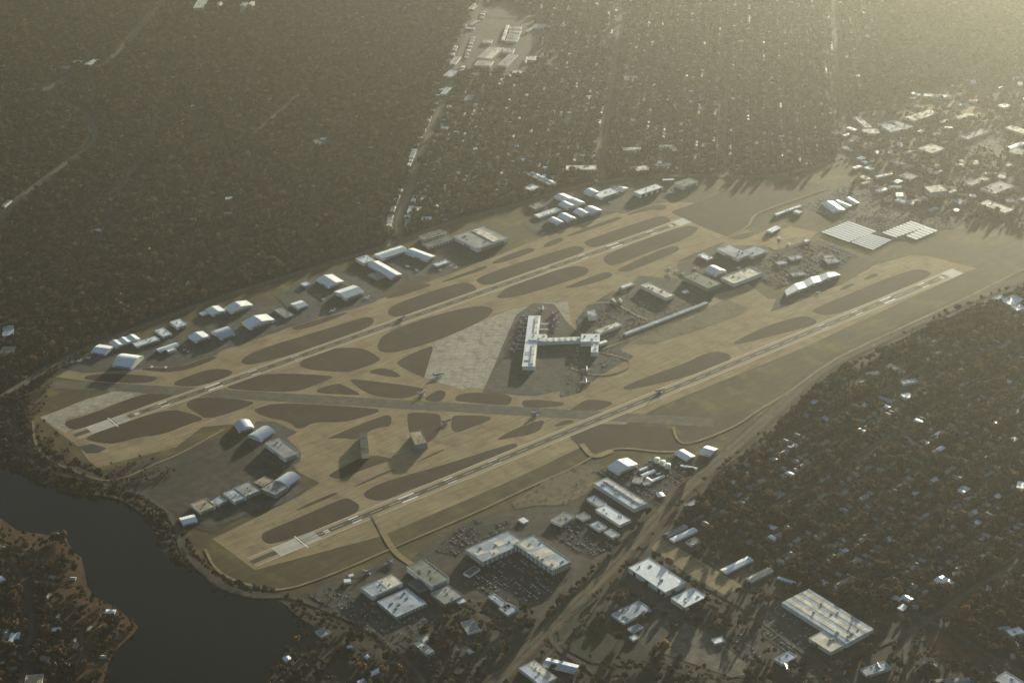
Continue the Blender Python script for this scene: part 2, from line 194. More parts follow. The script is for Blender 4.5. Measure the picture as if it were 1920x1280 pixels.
BUILDINGS = [
  ('hangar', -1140, 769, 67.6, 78.6, -55.7, 14, 'archL', 'metal_white', 'wall_white', 'hangar', 'big white barrel-roofed hangar alone on the apron nearest the lake end', {}),
  ('hangar', -1166, 897, 52.3, 54.0, -55.7, 9, 'gableL', 'metal_white', 'wall_white', 'hangar', 'small white gabled hangar at the lake end of the far hangar row', {}),
  ('hangar', -1085, 905, 87.8, 43.3, 0.0, 9, 'gableW3', 'metal_white', 'wall_white', 'hangar', 'long white hangar with three gables beside the avenue', {}),
  ('hangar', -897, 899, 36.2, 52.1, 0.0, 10, 'flat', 'metal_white', 'wall_white', 'hangar', 'S-shaped group of three low white hangar blocks by the avenue', {}),
  ('hangar', -964, 875, 31.9, 58.1, 0.0, 9, 'flat', 'metal_white', 'wall_white', 'hangar', '', {'join': 1}),
  ('hangar', -1034, 856, 80.6, 30.2, 0.0, 7, 'flat', 'metal_white', 'wall_white', 'hangar', '', {'join': 1}),
  ('hangar', -1000, 775, 68.8, 22.4, 0.0, 8, 'gableL', 'metal_white', 'wall_white', 'hangar', 'low white shed with a stubby annex in the middle of the far apron', {}),
  ('annex', -1000, 752, 28.0, 19.1, 0.0, 7, 'flat', 'metal_white', 'wall_white', 'annex', '', {'join': 1}),
  ('hangar', -686, 881, 82.4, 44.1, 0.0, 12, 'gableW', 'metal_white', 'wall_white', 'hangar', 'wide white hangar by the avenue with one sunlit roof slope, second beyond the S-shaped group', {}),
  ('hangar', -758, 907, 47.9, 50.0, 0.0, 11, 'gableW', 'metal_white', 'wall_white', 'hangar', 'white hangar by the avenue with a low lean-to on its lake side', {}),
  ('annex', -793, 919, 26.5, 23.2, 0.0, 5, 'flat', 'metal_white', 'wall_white', 'annex', '', {'join': 1}),
  ('hangar', -819, 746, 50.0, 64.7, 0.0, 12, 'archL', 'metal_blue', 'wall_white', 'hangar', 'blue-grey barrel-roofed hangar in the middle of the far apron', {}),
  ('hangar', -890, 773, 53.2, 49.1, 0.0, 11, 'gableW', 'metal_white', 'wall_white', 'hangar', 'white hangar with a glaring sunlit end wall beside the blue-grey barrel-roofed hangar', {}),
  ('hangar', -692, 742, 90.9, 53.4, 0.0, 13, 'gableW', 'metal_white', 'wall_white', 'hangar', 'tall white hangar with a bright sunlit roof half near the far taxiway bend', {}),
  ('hangar', -526, 763, 39.6, 47.6, 0.0, 10, 'gableL', 'metal_white', 'wall_white', 'hangar', 'small white hangar alone on dark apron beside the long grey shed', {}),
  ('shed', -592, 749, 33.3, 78.9, 0.0, 6, 'flat', 'membrane_grey', 'wall_grey', 'shed', 'long low grey shed between two white hangars', {}),
  ('building', -424, 890, 26.7, 24.7, 10.1, 6, 'flat', 'metal_white', 'wall_white', 'building', 'tiny white building by the avenue behind the dark apron', {}),
  ('hangar', -351, 853, 63.1, 75.4, 0.0, 11, 'gableW', 'metal_white', 'wall_white', 'hangar', 'white hangar with cream and blue roof halves behind the hangar with the cream ridge strip', {}),
  ('hangar', -352, 731, 74.6, 68.8, 0.0, 14, 'gableL', 'metal_white', 'wall_white', 'hangar', 'large white hangar with a cream sunlit strip along its ridge', {}),
  ('hangar', -170, 916, 46.3, 53.7, 0.0, 11, 'flat', 'metal_white', 'wall_white', 'hangar', 'square white hangar at the avenue end of the long white hangar', {}),
  ('hangar', -163, 805, 43.5, 146.0, 0.0, 12, 'gableW', 'metal_white', 'wall_white', 'hangar', 'very long white hangar reaching from the avenue side to the apron', {}),
  ('hangar', -69, 907, 108.3, 48.3, 0.0, 12, 'gableL', 'metal_white', 'wall_white', 'hangar', 'long white hangar closing the avenue side of the square apron', {}),
  ('hangar', -2, 829, 42.0, 108.8, 10.4, 12, 'gableW', 'metal_white', 'wall_white', 'hangar', 'long white hangar standing end-on at right angles across the square apron', {}),
  ('building', -200, 789, 53.5, 56.6, 0.0, 4, 'flat', 'membrane_grey', 'wall_grey', 'building', 'low grey flat building at the foot of the very long white hangar', {}),
  ('office_block', 121, 930, 92.4, 37.7, 0.0, 13, 'flat', 'membrane_dark', 'wall_white', 'office block', 'white-fronted office block with rows of windows and a lower dark-roofed wing', {'windows': 9}),
  ('office_block', 111, 880, 108.7, 44.9, 0.0, 9, 'flat', 'membrane_dark', 'wall_white', 'office block', '', {'windows': 8, 'join': 1}),
  ('hangar', 232, 795, 134.0, 140.7, 0.0, 15, 'flat', 'membrane_grey', 'wall_white', 'hangar', 'huge grey hangar block with a cream raised roof strip beside the avenue', {'units': 6, 'strip': 1}),
  ('building', 15, 726, 53.0, 24.2, 0.0, 6, 'flat', 'metal_white', 'wall_white', 'building', 'small pale building at the corner of the apron with parked jets', {}),
  ('hangar', 682, 895, 48.3, 63.3, 0.0, 11, 'gableW', 'metal_white', 'wall_white', 'hangar', 'white gabled hangar behind the twin barrel hangars', {}),
  ('hangar', 648, 834, 42.2, 52.9, 0.0, 10, 'archW', 'metal_white', 'wall_white', 'hangar', 'left of the twin barrel hangars joined side by side', {}),
  ('hangar', 690, 832, 42.8, 50.6, 0.0, 10, 'archW', 'metal_white', 'wall_white', 'hangar', 'right of the twin barrel hangars joined side by side', {}),
  ('hangar', 530, 747, 33.2, 56.5, 0.0, 9, 'archW', 'metal_white', 'wall_white', 'hangar', 'first white barrel hangar in the front row of four, beside the small dark trees', {}),
  ('hangar', 578, 747, 42.5, 60.1, 0.0, 10, 'archW', 'metal_white', 'wall_white', 'hangar', 'second white barrel hangar in the front row of four', {}),
  ('hangar', 647, 746, 38.1, 55.2, 0.0, 10, 'archW', 'metal_white', 'wall_white', 'hangar', 'third white barrel hangar in the front row of four', {}),
  ('hangar', 687, 735, 51.1, 51.8, 0.0, 11, 'archW', 'metal_white', 'wall_white', 'hangar', 'fourth and largest barrel hangar in the front row of four', {}),
  ('office_block', 556, 830, 102.9, 31.2, 0.0, 6, 'flat', 'metal_white', 'wall_white', 'office block', 'low narrow white office strip behind the front row of barrel hangars', {}),
  ('building', 563, 901, 50.1, 41.3, 0.0, 7, 'flat', 'membrane_green', 'wall_grey', 'building', 'dark greenish flat building behind the low narrow office strip', {}),
  ('hangar', 820, 824, 85.4, 49.5, 0.0, 10, 'flat', 'metal_white', 'wall_white', 'hangar', 'wide white hangar with a barrel section joined to it on the far apron', {}),
  ('hangar', 790, 867, 40.5, 44.8, 0.0, 12, 'archW', 'metal_white', 'wall_white', 'hangar', '', {'join': 1}),
  ('building', 898, 824, 36.5, 32.8, 15.7, 8, 'gableW', 'metal_white', 'wall_white', 'building', 'small white gabled building beside the wide white hangar', {}),
  ('hangar', 952, 737, 109.3, 39.4, 0.0, 15, 'flat', 'metal_white', 'wall_white', 'hangar', 'large open-fronted hangar with a cream roof and dark door openings', {'doors': 4}),
  ('building', 1074, 766, 43.1, 18.3, -36.5, 12, 'flat', 'metal_white', 'wall_dark', 'building', 'dark-walled building with a thin white roof edge by the avenue', {}),
  ('hangar', 1101, 696, 72.1, 47.6, 0.0, 15, 'flat', 'membrane_green', 'wall_white', 'hangar', 'big greenish-grey flat-roofed hangar at the sun end of the far row', {}),
  ('warehouse', 723, 1107, 18.4, 164.6, 0.0, 9, 'flat', 'membrane_grey', 'wall_grey', 'warehouse', 'long grey warehouse running up to the avenue, left one of a pair', {}),
  ('warehouse', 742, 1094, 18.5, 152.5, 0.0, 9, 'gableW', 'metal_white', 'wall_white', 'warehouse', 'long pale warehouse running up to the avenue, right one of a pair', {}),
  ('shop', 651, 1051, 47.1, 44.7, 13.4, 9, 'flat', 'metal_white', 'wall_white', 'shop', 'small bright white shop beside the pair of long warehouses', {}),
  ('hotel', 904, 1071, 114.4, 46.1, -39.8, 14, 'flat', 'membrane_cream', 'wall_white', 'hotel', 'wide hotel with a grid of dark windows beyond the avenue', {'windows': 12}),
  ('school', 1182, 1102, 69.9, 28.0, -35.0, 9, 'flat', 'membrane_cream', 'wall_white', 'school', 'long cream school building among the trees beyond the avenue', {}),
  ('school', 1302, 1038, 59.4, 20.0, -39.3, 8, 'flat', 'membrane_cream', 'wall_white', 'school', 'cream school with a square grey side wing beyond the avenue', {}),
  ('school', 1299, 992, 22.7, 42.3, -27.6, 8, 'flat', 'membrane_grey', 'wall_white', 'school', '', {'join': 1}),
  ('shop', 1073, 929, 66.3, 48.5, -30.2, 8, 'flat', 'membrane_cream', 'wall_white', 'shop', 'pale shopping building beside the avenue near the wide hotel', {}),
  ('shop', 1162, 903, 67.8, 25.5, -32.6, 7, 'flat', 'membrane_grey', 'wall_white', 'shop', 'low grey store beside the avenue next to the pale shopping building', {}),
  ('hangar', 816, 133, 59.7, 107.0, 0.0, 12, 'flat', 'membrane_blue', 'wall_white', 'hangar', 'big stepped blue-grey hangar beside the far taxiway', {'units': 3}),
  ('hangar', 871, 90, 73.7, 56.8, 0.0, 11, 'flat', 'membrane_blue', 'wall_white', 'hangar', 'blue-grey hangar beyond the stepped one', {'units': 1}),
  ('hangar', 724, 173, 27.4, 50.0, 0.0, 7, 'flat', 'metal_white', 'wall_white', 'hangar', 'small pale hangar on the taxiway side of the stepped blue-grey hangar', {}),
  ('hangar', 670, 64, 50.6, 51.1, 0.0, 13, 'archW', 'metal_white', 'wall_white', 'hangar', 'white barrel hangar between the jets and the cream-roofed block', {}),
  ('hangar_block', 707, -26, 132.6, 63.4, 0.0, 12, 'flat', 'membrane_cream', 'wall_white', 'hangar block', 'large block with a cream roof and a pale raised rim', {'units': 3, 'rim': 1}),
  ('hangar', 581, 31, 59.1, 123.7, 0.0, 14, 'flat', 'membrane_green', 'wall_grey', 'hangar', 'large dark greenish flat hangar beside the parked white jets', {}),
  ('cargo_building', 422, 73, 36.2, 128.5, 0.0, 12, 'flat', 'membrane_cream', 'wall_white', 'cargo building', 'long cream-roofed cargo building with dark roof hatches', {'units': 5}),
  ('hut', 378, 174, 49.5, 18.0, 0.0, 7, 'flat', 'metal_white', 'wall_white', 'hut', 'small white hut beside the long cargo building', {}),
  ('hut', 494, 16, 20.1, 15.8, -11.1, 4, 'flat', 'metal_white', 'wall_white', 'hut', 'small pale hut on the apron below the dark greenish hangar', {}),
  ('covered_walkway', 318, -92, 344.3, 13.6, 0.0, 6, 'flat', 'membrane_blue', 'wall_white', 'walkway', 'very long narrow covered walkway running from the terminal road', {}),
  ('terminal_building', 133, -29, 90.8, 25.6, 0.0, 9, 'flat', 'membrane_cream', 'wall_white', 'terminal building', 'long white building at a slant beside the terminal hall', {}),
  ('terminal_building', 145, 71, 25.7, 38.5, -30.2, 18, 'flat', 'membrane_blue', 'wall_white', 'terminal building', 'square white tower-like building with a golden sunlit wall by the terminal', {'units': 1}),
  ('hut', 271, 112, 5.5, 28.9, -19.9, 9, 'flat', 'membrane_cream', 'wall_white', 'hut', 'small block with a glaring end wall, left of two behind the terminal', {}),
  ('hut', 289, 99, 5.5, 24.2, -19.9, 9, 'flat', 'membrane_cream', 'wall_white', 'hut', 'small block with a glaring end wall, right of two behind the terminal', {}),
  ('warehouse', 1353, 191, 48.2, 87.7, -16.4, 10, 'gableW', 'metal_white', 'wall_white', 'warehouse', 'large white ribbed warehouse beyond the end of the far runway', {}),
  ('warehouse', 1397, 187, 23.6, 67.1, 0.0, 9, 'gableW', 'metal_white', 'wall_white', 'warehouse', 'middle one of three parallel white warehouses beyond the far runway', {}),
  ('warehouse', 1445, 187, 19.9, 60.9, -12.1, 8, 'gableW', 'metal_white', 'wall_white', 'warehouse', 'narrow third warehouse parallel to the large ribbed one', {}),
  ('hangar', 1214, 276, 130.3, 14.3, 0.0, 7, 'flat', 'metal_white', 'wall_white', 'hangar', 'long thin pale hangar beside the looping service road', {}),
  ('building', 1227, 241, 22.6, 26.7, 11.3, 8, 'flat', 'metal_white', 'wall_white', 'building', 'small white building beside the long thin pale hangar', {}),
  ('hangar', 1055, 186, 52.0, 25.0, 9.5, 9, 'gableL', 'metal_white', 'wall_white', 'hangar', 'pale gabled hangar at the edge of the lot with two parked jets', {}),
  ('hut', 1072, 42, 22.2, 17.2, 0.0, 8, 'flat', 'metal_white', 'wall_white', 'hut', 'white cube-shaped hut between the jets and the car parks', {}),
  ('office_block', 1024, -125, 43.2, 41.0, -19.4, 6, 'flat', 'membrane_grey', 'wall_white', 'office block', 'grey flat office in the middle of the car park', {}),
  ('office_block', 1036, -100, 32.0, 27.8, -31.5, 6, 'flat', 'membrane_grey', 'wall_white', 'office block', '', {'join': 1}),
  ('office_block', 949, -30, 44.7, 25.9, -12.4, 6, 'flat', 'membrane_blue', 'wall_white', 'office block', 'blue-grey rental office among parked cars', {}),
  ('office_block', 883, -29, 32.7, 23.6, -16.1, 6, 'flat', 'membrane_blue', 'wall_white', 'office block', 'small blue-grey office at the terminal end of the car park', {}),
  ('office_block', 865, -127, 47.4, 23.6, -21.9, 5, 'flat', 'membrane_grey', 'wall_white', 'office block', 'long low grey office beside the curved hangar', {}),
  ('warehouse', 1778, -192, 49.0, 117.5, 0.0, 10, 'flat', 'membrane_cream', 'wall_white', 'warehouse', 'big pale warehouse standing alone beyond the carports', {}),
  ('factory', 1917, -80, 110.3, 65.5, 0.0, 10, 'flat', 'membrane_grey', 'wall_white', 'factory', 'broad grey factory roof beyond the big pale warehouse', {'units': 4}),
  ('factory', 1913, 9, 100.2, 29.7, 0.0, 9, 'flat', 'membrane_grey', 'wall_white', 'factory', 'long grey factory hall beside the broad factory', {}),
  ('building', 1763, 207, 47.5, 56.6, 0.0, 9, 'flat', 'membrane_grey', 'wall_white', 'building', 'square grey building in the works by the avenue bend', {}),
  ('hotel', 1716, 36, 64.0, 58.0, -24.7, 24, 'flat', 'membrane_cream', 'wall_white', 'hotel', 'tall slab-sided hotel beside the works', {'windows': 10}),
  ('building', 1573, 66, 26.4, 45.1, 10.4, 8, 'flat', 'membrane_blue', 'wall_white', 'building', 'small teal-grey building among car parks', {}),
  ('building', 1618, 32, 83.4, 28.3, -180.0, 7, 'flat', 'membrane_cream', 'wall_white', 'building', 'cream low building along the works road', {}),
  ('shed', 1723, -73, 27.8, 40.2, -15.6, 7, 'flat', 'membrane_blue', 'wall_white', 'shed', 'small bluish shed near the big pale warehouse', {}),
  ('building', 1596, 183, 47.8, 22.8, -9.8, 8, 'flat', 'metal_white', 'wall_white', 'building', 'bright white hall by the avenue bend', {}),
  ('workshop', 1708, 276, 71.7, 15.6, -14.7, 7, 'flat', 'metal_white', 'wall_white', 'workshop', 'long white row of workshops by the avenue bend', {}),
  ('workshop', 1231, -719, 65.0, 48.5, 0.0, 8, 'flat', 'metal_white', 'wall_white', 'workshop', 'white-roofed workshop across the boulevard from the near runway end', {}),
  ('workshop', 1214, -693, 34.2, 50.1, 0.0, 7, 'flat', 'membrane_blue', 'wall_white', 'workshop', 'bluish workshop across the boulevard next to the white-roofed one', {}),
  ('shed', 1206, -764, 37.4, 35.0, -10.2, 7, 'flat', 'metal_white', 'wall_white', 'shed', 'pale shed at the tree edge behind the two workshops', {}),
  ('warehouse', 2276, 608, 138.3, 53.5, 0.0, 10, 'flat', 'membrane_cream', 'wall_white', 'warehouse', 'cream warehouse roof dotted with dark roof hatches', {'units': 10}),
  ('factory', 2094, 604, 62.3, 105.0, -17.1, 9, 'flat', 'membrane_blue', 'wall_white', 'factory', 'light blue-grey flat factory with a ribbed wing beside the dotted warehouse', {}),
  ('factory', 2136, 590, 43.7, 95.1, 0.0, 9, 'flat', 'membrane_grey', 'wall_white', 'factory', '', {'join': 1}),
  ('building', 2044, 701, 27.6, 100.3, -23.3, 9, 'flat', 'membrane_cream', 'wall_white', 'building', 'cream bar-shaped building facing a car park', {}),
  ('building', 2073, 761, 37.8, 18.3, -42.2, 7, 'flat', 'membrane_grey', 'wall_white', 'building', 'thin grey bar along the edge of the car park', {}),
  ('shop', 2000, 621, 60.2, 51.4, -35.2, 8, 'flat', 'membrane_cream', 'wall_white', 'shop', 'pale store at the corner of the car park', {}),
  ('building', 2496, 720, 112.4, 34.2, -53.1, 9, 'flat', 'membrane_cream', 'wall_white', 'building', 'long bright building at the edge of the hazy woods', {'units': 5}),
  ('factory', 2428, 243, 108.1, 43.1, -90.0, 10, 'flat', 'membrane_cream', 'wall_white', 'factory', 'big pale hall at the hazy works', {}),
  ('factory', 2271, 333, 126.5, 40.4, 0.0, 9, 'flat', 'membrane_grey', 'wall_white', 'factory', 'large grey hall in the hazy works', {}),
  ('factory', 2297, 152, 86.3, 23.8, 0.0, 8, 'gableL', 'metal_white', 'wall_white', 'factory', 'long bluish-white hall in the hazy works', {}),
  ('factory', 2034, 340, 75.5, 71.3, 0.0, 9, 'flat', 'membrane_cream', 'wall_white', 'factory', 'stepped cream-roofed plant between the works roads', {'units': 3}),
  ('factory', 2251, 100, 54.4, 56.5, 0.0, 9, 'flat', 'membrane_grey', 'wall_white', 'factory', 'grey hall below the long bluish-white hall', {}),
  ('building', 2606, 466, 42.9, 39.9, 0.0, 8, 'flat', 'metal_white', 'wall_white', 'building', 'lone small pale hall at the hazy works', {}),
  ('workshop', 1838, 310, 24.7, 99.8, 0.0, 7, 'flat', 'membrane_grey', 'wall_white', 'workshop', 'long grey workshop slanting through the works', {}),
  ('workshop', 1858, 450, 17.1, 40.7, -18.1, 6, 'flat', 'metal_white', 'wall_white', 'workshop', 'small white workshop at the top of the works by the yellow field', {}),
  ('workshop', 1753, 419, 18.3, 25.2, -10.7, 5, 'flat', 'metal_white', 'wall_white', 'workshop', 'tiny pale workshop beside the yellow field', {}),
  ('workshop', 1720, 365, 23.7, 34.6, 0.0, 5, 'flat', 'metal_white', 'wall_white', 'workshop', 'tiny white workshop below the first beside the yellow field', {}),
  ('building', 1888, 696, 34.8, 22.8, -30.0, 7, 'flat', 'membrane_cream', 'wall_white', 'building', 'cream building where the straight street meets the yellow field', {}),
  ('shop', 1462, 2438, 31.6, 154.0, -56.3, 9, 'flat', 'membrane_grey', 'wall_white', 'shop', 'big pale shopping block with a sunlit step down its middle by the straight avenue', {}),
  ('shop', 1481, 2409, 29.2, 153.2, -57.4, 9, 'flat', 'membrane_cream', 'wall_white', 'shop', '', {'join': 1}),
  ('shop', 1366, 2331, 72.4, 70.0, -49.9, 8, 'flat', 'membrane_grey', 'wall_white', 'shop', 'low pale shops in front of the big shopping block', {}),
  ('shop', 1469, 2291, 40.2, 159.7, -55.6, 9, 'flat', 'membrane_grey', 'wall_white', 'shop', 'long grey shop beside the big shopping block', {}),
  ('shop', 1552, 2397, 45.6, 54.3, -47.6, 8, 'flat', 'membrane_grey', 'wall_white', 'shop', 'pale shop behind the long grey shop', {}),
  ('shop', 1560, 2570, 39.7, 42.5, -43.0, 7, 'flat', 'membrane_grey', 'wall_white', 'shop', 'low grey shop near the crescent of shops', {}),
  ('shop', 1696, 2617, 13.5, 218.2, -43.0, 8, 'flat', 'membrane_cream', 'wall_white', 'shop', 'thin bar-shaped shop with a sunlit wall behind the crescent', {}),
  ('shop', 1173, 2313, 40.6, 82.5, -57.6, 9, 'flat', 'membrane_blue', 'wall_white', 'shop', 'bluish store on the woods side of the straight avenue', {}),
  ('shop', 1033, 2146, 26.7, 87.5, -53.2, 8, 'flat', 'membrane_blue', 'wall_white', 'shop', 'bluish store below the first on the woods side of the avenue', {}),
  ('shop', 1053, 2008, 28.0, 74.7, -52.5, 8, 'flat', 'membrane_grey', 'wall_white', 'shop', 'pale square store across the avenue by the small dry field', {}),
  ('shop', 711, 1741, 29.5, 26.8, -42.1, 6, 'flat', 'membrane_grey', 'wall_white', 'shop', 'small grey store beside the avenue near its bend', {}),
  ('shop', 771, 1790, 35.7, 33.1, -47.0, 6, 'flat', 'metal_white', 'wall_white', 'shop', 'small pale store beside the avenue above the grey one', {}),
  ('shop', 1817, 3044, 23.6, 67.8, -53.8, 7, 'flat', 'membrane_grey', 'wall_white', 'shop', 'distant grey store left of the straight avenue', {}),
  ('shop', 1682, 2840, 17.6, 72.9, -63.5, 7, 'flat', 'membrane_grey', 'wall_white', 'shop', 'distant grey store left of the avenue at the highway crossing', {}),
  ('filling_station', 1620, 2787, 38.3, 18.1, -49.2, 6, 'flat', 'metal_white', 'wall_white', 'filling station', 'thin white canopy of a filling station by the avenue', {}),
  ('shop', 1296, 2451, 27.4, 102.8, -50.3, 7, 'flat', 'membrane_grey', 'wall_white', 'shop', 'low grey shop row left of the avenue', {}),
  ('office_bar', 1778, 2647, 53.5, 36.1, -47.4, 7, 'flat', 'membrane_grey', 'wall_white', 'office bar', 'pale office bar in the ladder of parallel office bars beyond the shops', {'group': 'ladder of parallel office bars'}),
  ('office_bar', 1740, 2600, 53.1, 35.7, -47.4, 7, 'flat', 'membrane_grey', 'wall_white', 'office bar', 'pale office bar in the ladder of parallel office bars beyond the shops', {'group': 'ladder of parallel office bars'}),
  ('office_bar', 1705, 2565, 52.9, 35.3, -47.3, 7, 'flat', 'membrane_grey', 'wall_white', 'office bar', 'pale office bar in the ladder of parallel office bars beyond the shops', {'group': 'ladder of parallel office bars'}),
  ('office_bar', 1679, 2535, 52.7, 35.0, -47.3, 7, 'flat', 'membrane_grey', 'wall_white', 'office bar', 'pale office bar in the ladder of parallel office bars beyond the shops', {'group': 'ladder of parallel office bars'}),
  ('office_bar', 1651, 2508, 52.4, 34.8, -47.2, 7, 'flat', 'membrane_grey', 'wall_white', 'office bar', 'pale office bar in the ladder of parallel office bars beyond the shops', {'group': 'ladder of parallel office bars'}),
  ('office_block', 1822, 2585, 17.1, 100.8, -63.5, 8, 'flat', 'membrane_grey', 'wall_white', 'office block', 'pale bar-shaped office right of the ladder of office bars', {}),
  ('office_block', 1872, 2587, 56.5, 50.2, -47.2, 7, 'flat', 'membrane_blue', 'wall_white', 'office block', 'long bluish office by the highway', {}),
  ('school', 1569, 2232, 53.0, 52.8, -56.7, 8, 'flat', 'membrane_cream', 'wall_white', 'school', 'white school with a glaring sunlit end wall beside a dry field', {}),
  ('school', 1531, 2239, 7.7, 82.2, -42.8, 9, 'flat', 'membrane_cream', 'wall_white', 'school', '', {'join': 1}),
  ('school', 1407, 2131, 53.5, 29.4, -50.2, 7, 'flat', 'membrane_cream', 'wall_white', 'school', 'low pale school annex below the white school', {}),
  ('shop', 1723, 1754, 62.6, 51.5, -39.5, 2, 'flat', 'membrane_cream', 'wall_white', 'shop', 'flat pale rooftop of a store in the hazy houses', {}),
  ('shop', 2734, 2361, 22.8, 34.7, -54.5, 7, 'flat', 'membrane_grey', 'wall_white', 'shop', 'far pale store on the highway', {}),
  ('school', 302, 1991, 55.5, 22.5, -90.0, 7, 'flat', 'membrane_grey', 'wall_white', 'school', 'grey school roof beside the small park in the woods', {}),
  ('school', 340, 2016, 21.0, 16.2, -76.4, 7, 'flat', 'membrane_cream', 'wall_white', 'school', '', {'join': 1}),
  ('church', 61, 3544, 37.3, 73.5, -60.0, 11, 'flat', 'membrane_cream', 'wall_white', 'church', 'bright cream hall with a low white wing by the winding parkway', {}),
  ('church', 20, 3602, 43.0, 31.0, -47.7, 8, 'flat', 'membrane_cream', 'wall_white', 'church', '', {'join': 1}),
  ('church', -59, 3564, 47.5, 40.3, -42.7, 7, 'flat', 'membrane_grey', 'wall_white', 'church', 'grey-green low hall left of the bright cream hall', {}),
  ('office_block', 860, 4000, 45.8, 159.7, -37.9, 16, 'flat', 'membrane_grey', 'wall_white', 'office block', 'square pale office block at the top of the parkway', {'windows': 5}),
  ('shop', -910, 2243, 16.4, 58.2, -50.5, 8, 'flat', 'membrane_blue', 'wall_white', 'shop', 'flat shop with a sunlit edge beside the parkway', {}),
  ('school', -327, 1596, 29.7, 24.6, -41.5, 6, 'flat', 'membrane_blue', 'wall_white', 'school', 'pale school annex in the dark woods', {}),
  ('school', -255, 1720, 24.7, 26.5, -32.7, 8, 'flat', 'metal_white', 'wall_white', 'school', 'white school hall in the dark woods', {}),
  ('building', -767, 1780, 36.4, 17.8, 0.0, 6, 'flat', 'membrane_blue', 'wall_white', 'building', 'dim bluish roof alone in the dark woods', {}),
  ('shop', 192, 1071, 35.9, 29.2, -37.6, 8, 'flat', 'metal_white', 'wall_white', 'shop', 'white-topped shop where the two avenues meet', {}),
  ('shop', 154, 1137, 21.6, 19.7, -35.1, 7, 'flat', 'membrane_cream', 'wall_white', 'shop', 'small sunlit shop left of the white-topped shop at the crossing', {}),
  ('hangar', -1065, 177, 47.1, 48.9, -13.0, 10, 'archW', 'metal_blue', 'wall_white', 'hangar', 'pale blue barrel hangar beside the near-side lake-end taxiway', {}),
  ('hangar', -1049, 103, 61.2, 50.6, 17.6, 11, 'archL', 'metal_blue', 'wall_white', 'hangar', 'second pale blue barrel hangar beside the first near the lake end', {}),
  ('hangar', -1053, -18, 46.2, 105.7, 0.0, 15, 'flat', 'membrane_grey', 'wall_white', 'hangar', 'big dark grey flat-roofed hangar with pale walls', {'units': 2}),
  ('hangar', -1124, -168, 55.2, 48.9, 17.9, 13, 'archL', 'metal_blue', 'wall_white', 'hangar', 'shining blue barrel hangar at the end of the flat hangar row', {}),
  ('hangar', -1177, -189, 49.7, 54.9, 15.9, 12, 'flat', 'membrane_grey', 'wall_grey', 'hangar', 'dark grey square hangar next to the shining blue barrel hangar', {}),
  ('hangar', -1182, -139, 42.0, 37.4, 12.5, 12, 'flat', 'membrane_tan', 'wall_grey', 'hangar', 'tan-roofed square hangar in the flat hangar row', {}),
  ('hangar', -1237, -143, 51.6, 63.6, 0.0, 11, 'flat', 'membrane_grey', 'wall_grey', 'hangar', 'long grey hangar with a small sunlit corner in the flat hangar row', {}),
  ('hangar', -1278, -149, 37.5, 58.6, 0.0, 11, 'flat', 'membrane_blue', 'wall_white', 'hangar', 'slate blue hangar with a white open door in the flat hangar row', {}),
  ('hangar', -1323, -143, 30.6, 29.1, 14.7, 9, 'flat', 'membrane_blue', 'wall_white', 'hangar', 'small slate hangar with a tan roof patch in the flat hangar row', {}),
  ('hangar', -1369, -137, 48.1, 51.2, 0.0, 10, 'flat', 'membrane_tan', 'wall_white', 'hangar', 'hangar half slate and half tan with a white front in the flat hangar row', {}),
  ('hangar', -1432, -172, 40.0, 37.3, -12.8, 9, 'gableL', 'metal_white', 'wall_white', 'hangar', 'white gabled hangar by the lake road with a sunlit ridge', {}),
  ('hangar', -860, -148, 120.0, 21.7, 60.1, 16, 'flat', 'membrane_black', 'wall_sun_gold', 'hangar', 'dark-roofed hangar with a glaring golden end wall in the middle of the airfield', {}),
  ('hangar', -726, -224, 34.7, 75.7, -21.5, 17, 'flat', 'membrane_tan', 'wall_grey', 'hangar', 'tan-roofed hangar standing alone beside the blue airliner taxiway', {}),
  ('hangar', -375, -705, 71.8, 45.4, 0.0, 13, 'gableW', 'metal_white', 'wall_white', 'hangar', 'white hangar with one blue and one cream roof slope near the fuel tanks', {}),
  ('cargo_building', -475, -815, 46.3, 169.4, 0.0, 13, 'flat', 'metal_blue', 'wall_white', 'cargo building', 'very long pale blue terminal-like building beside the boulevard', {'units': 8, 'strip': 1}),
  ('warehouse', -544, -800, 27.3, 52.6, 0.0, 8, 'flat', 'membrane_blue', 'wall_white', 'warehouse', 'slate flat warehouse below the very long pale blue building', {}),
  ('warehouse', -555, -881, 37.8, 99.6, 0.0, 9, 'flat', 'metal_white', 'wall_white', 'warehouse', 'pale ribbed warehouse between the slate one and the boulevard', {}),
  ('hangar', -203, -768, 32.9, 50.1, 0.0, 9, 'gableW', 'metal_white', 'wall_white', 'hangar', 'pale blue hangar at the end of the service road near the boulevard', {}),
  ('hangar', -138, -794, 42.7, 34.5, 18.2, 9, 'gableW', 'metal_white', 'wall_white', 'hangar', 'white hangar with a cream roof half right by the boulevard', {}),
  ('shed', -236, -821, 7.6, 47.2, 28.5, 5, 'flat', 'metal_white', 'wall_white', 'shed', 'thin white shed lying along the fence by the boulevard', {}),
  ('shed', -338, -749, 25.9, 8.3, 0.0, 6, 'gableL', 'metal_white', 'wall_white', 'shed', 'white trailer-like shed nearest the white hangar by the fuel tanks', {}),
  ('shed', -342, -775, 44.1, 13.2, 0.0, 6, 'gableL', 'metal_white', 'wall_white', 'shed', 'longest white shed in the fuel yard with a short cross wing', {}),
  ('shed', -337, -812, 36.7, 8.3, 0.0, 6, 'gableL', 'metal_white', 'wall_white', 'shed', 'white shed at the boulevard side of the fuel yard', {}),
  ('shed', -362, -803, 9.5, 27.1, 0.0, 6, 'gableW', 'metal_white', 'wall_white', 'shed', '', {'join': 1}),
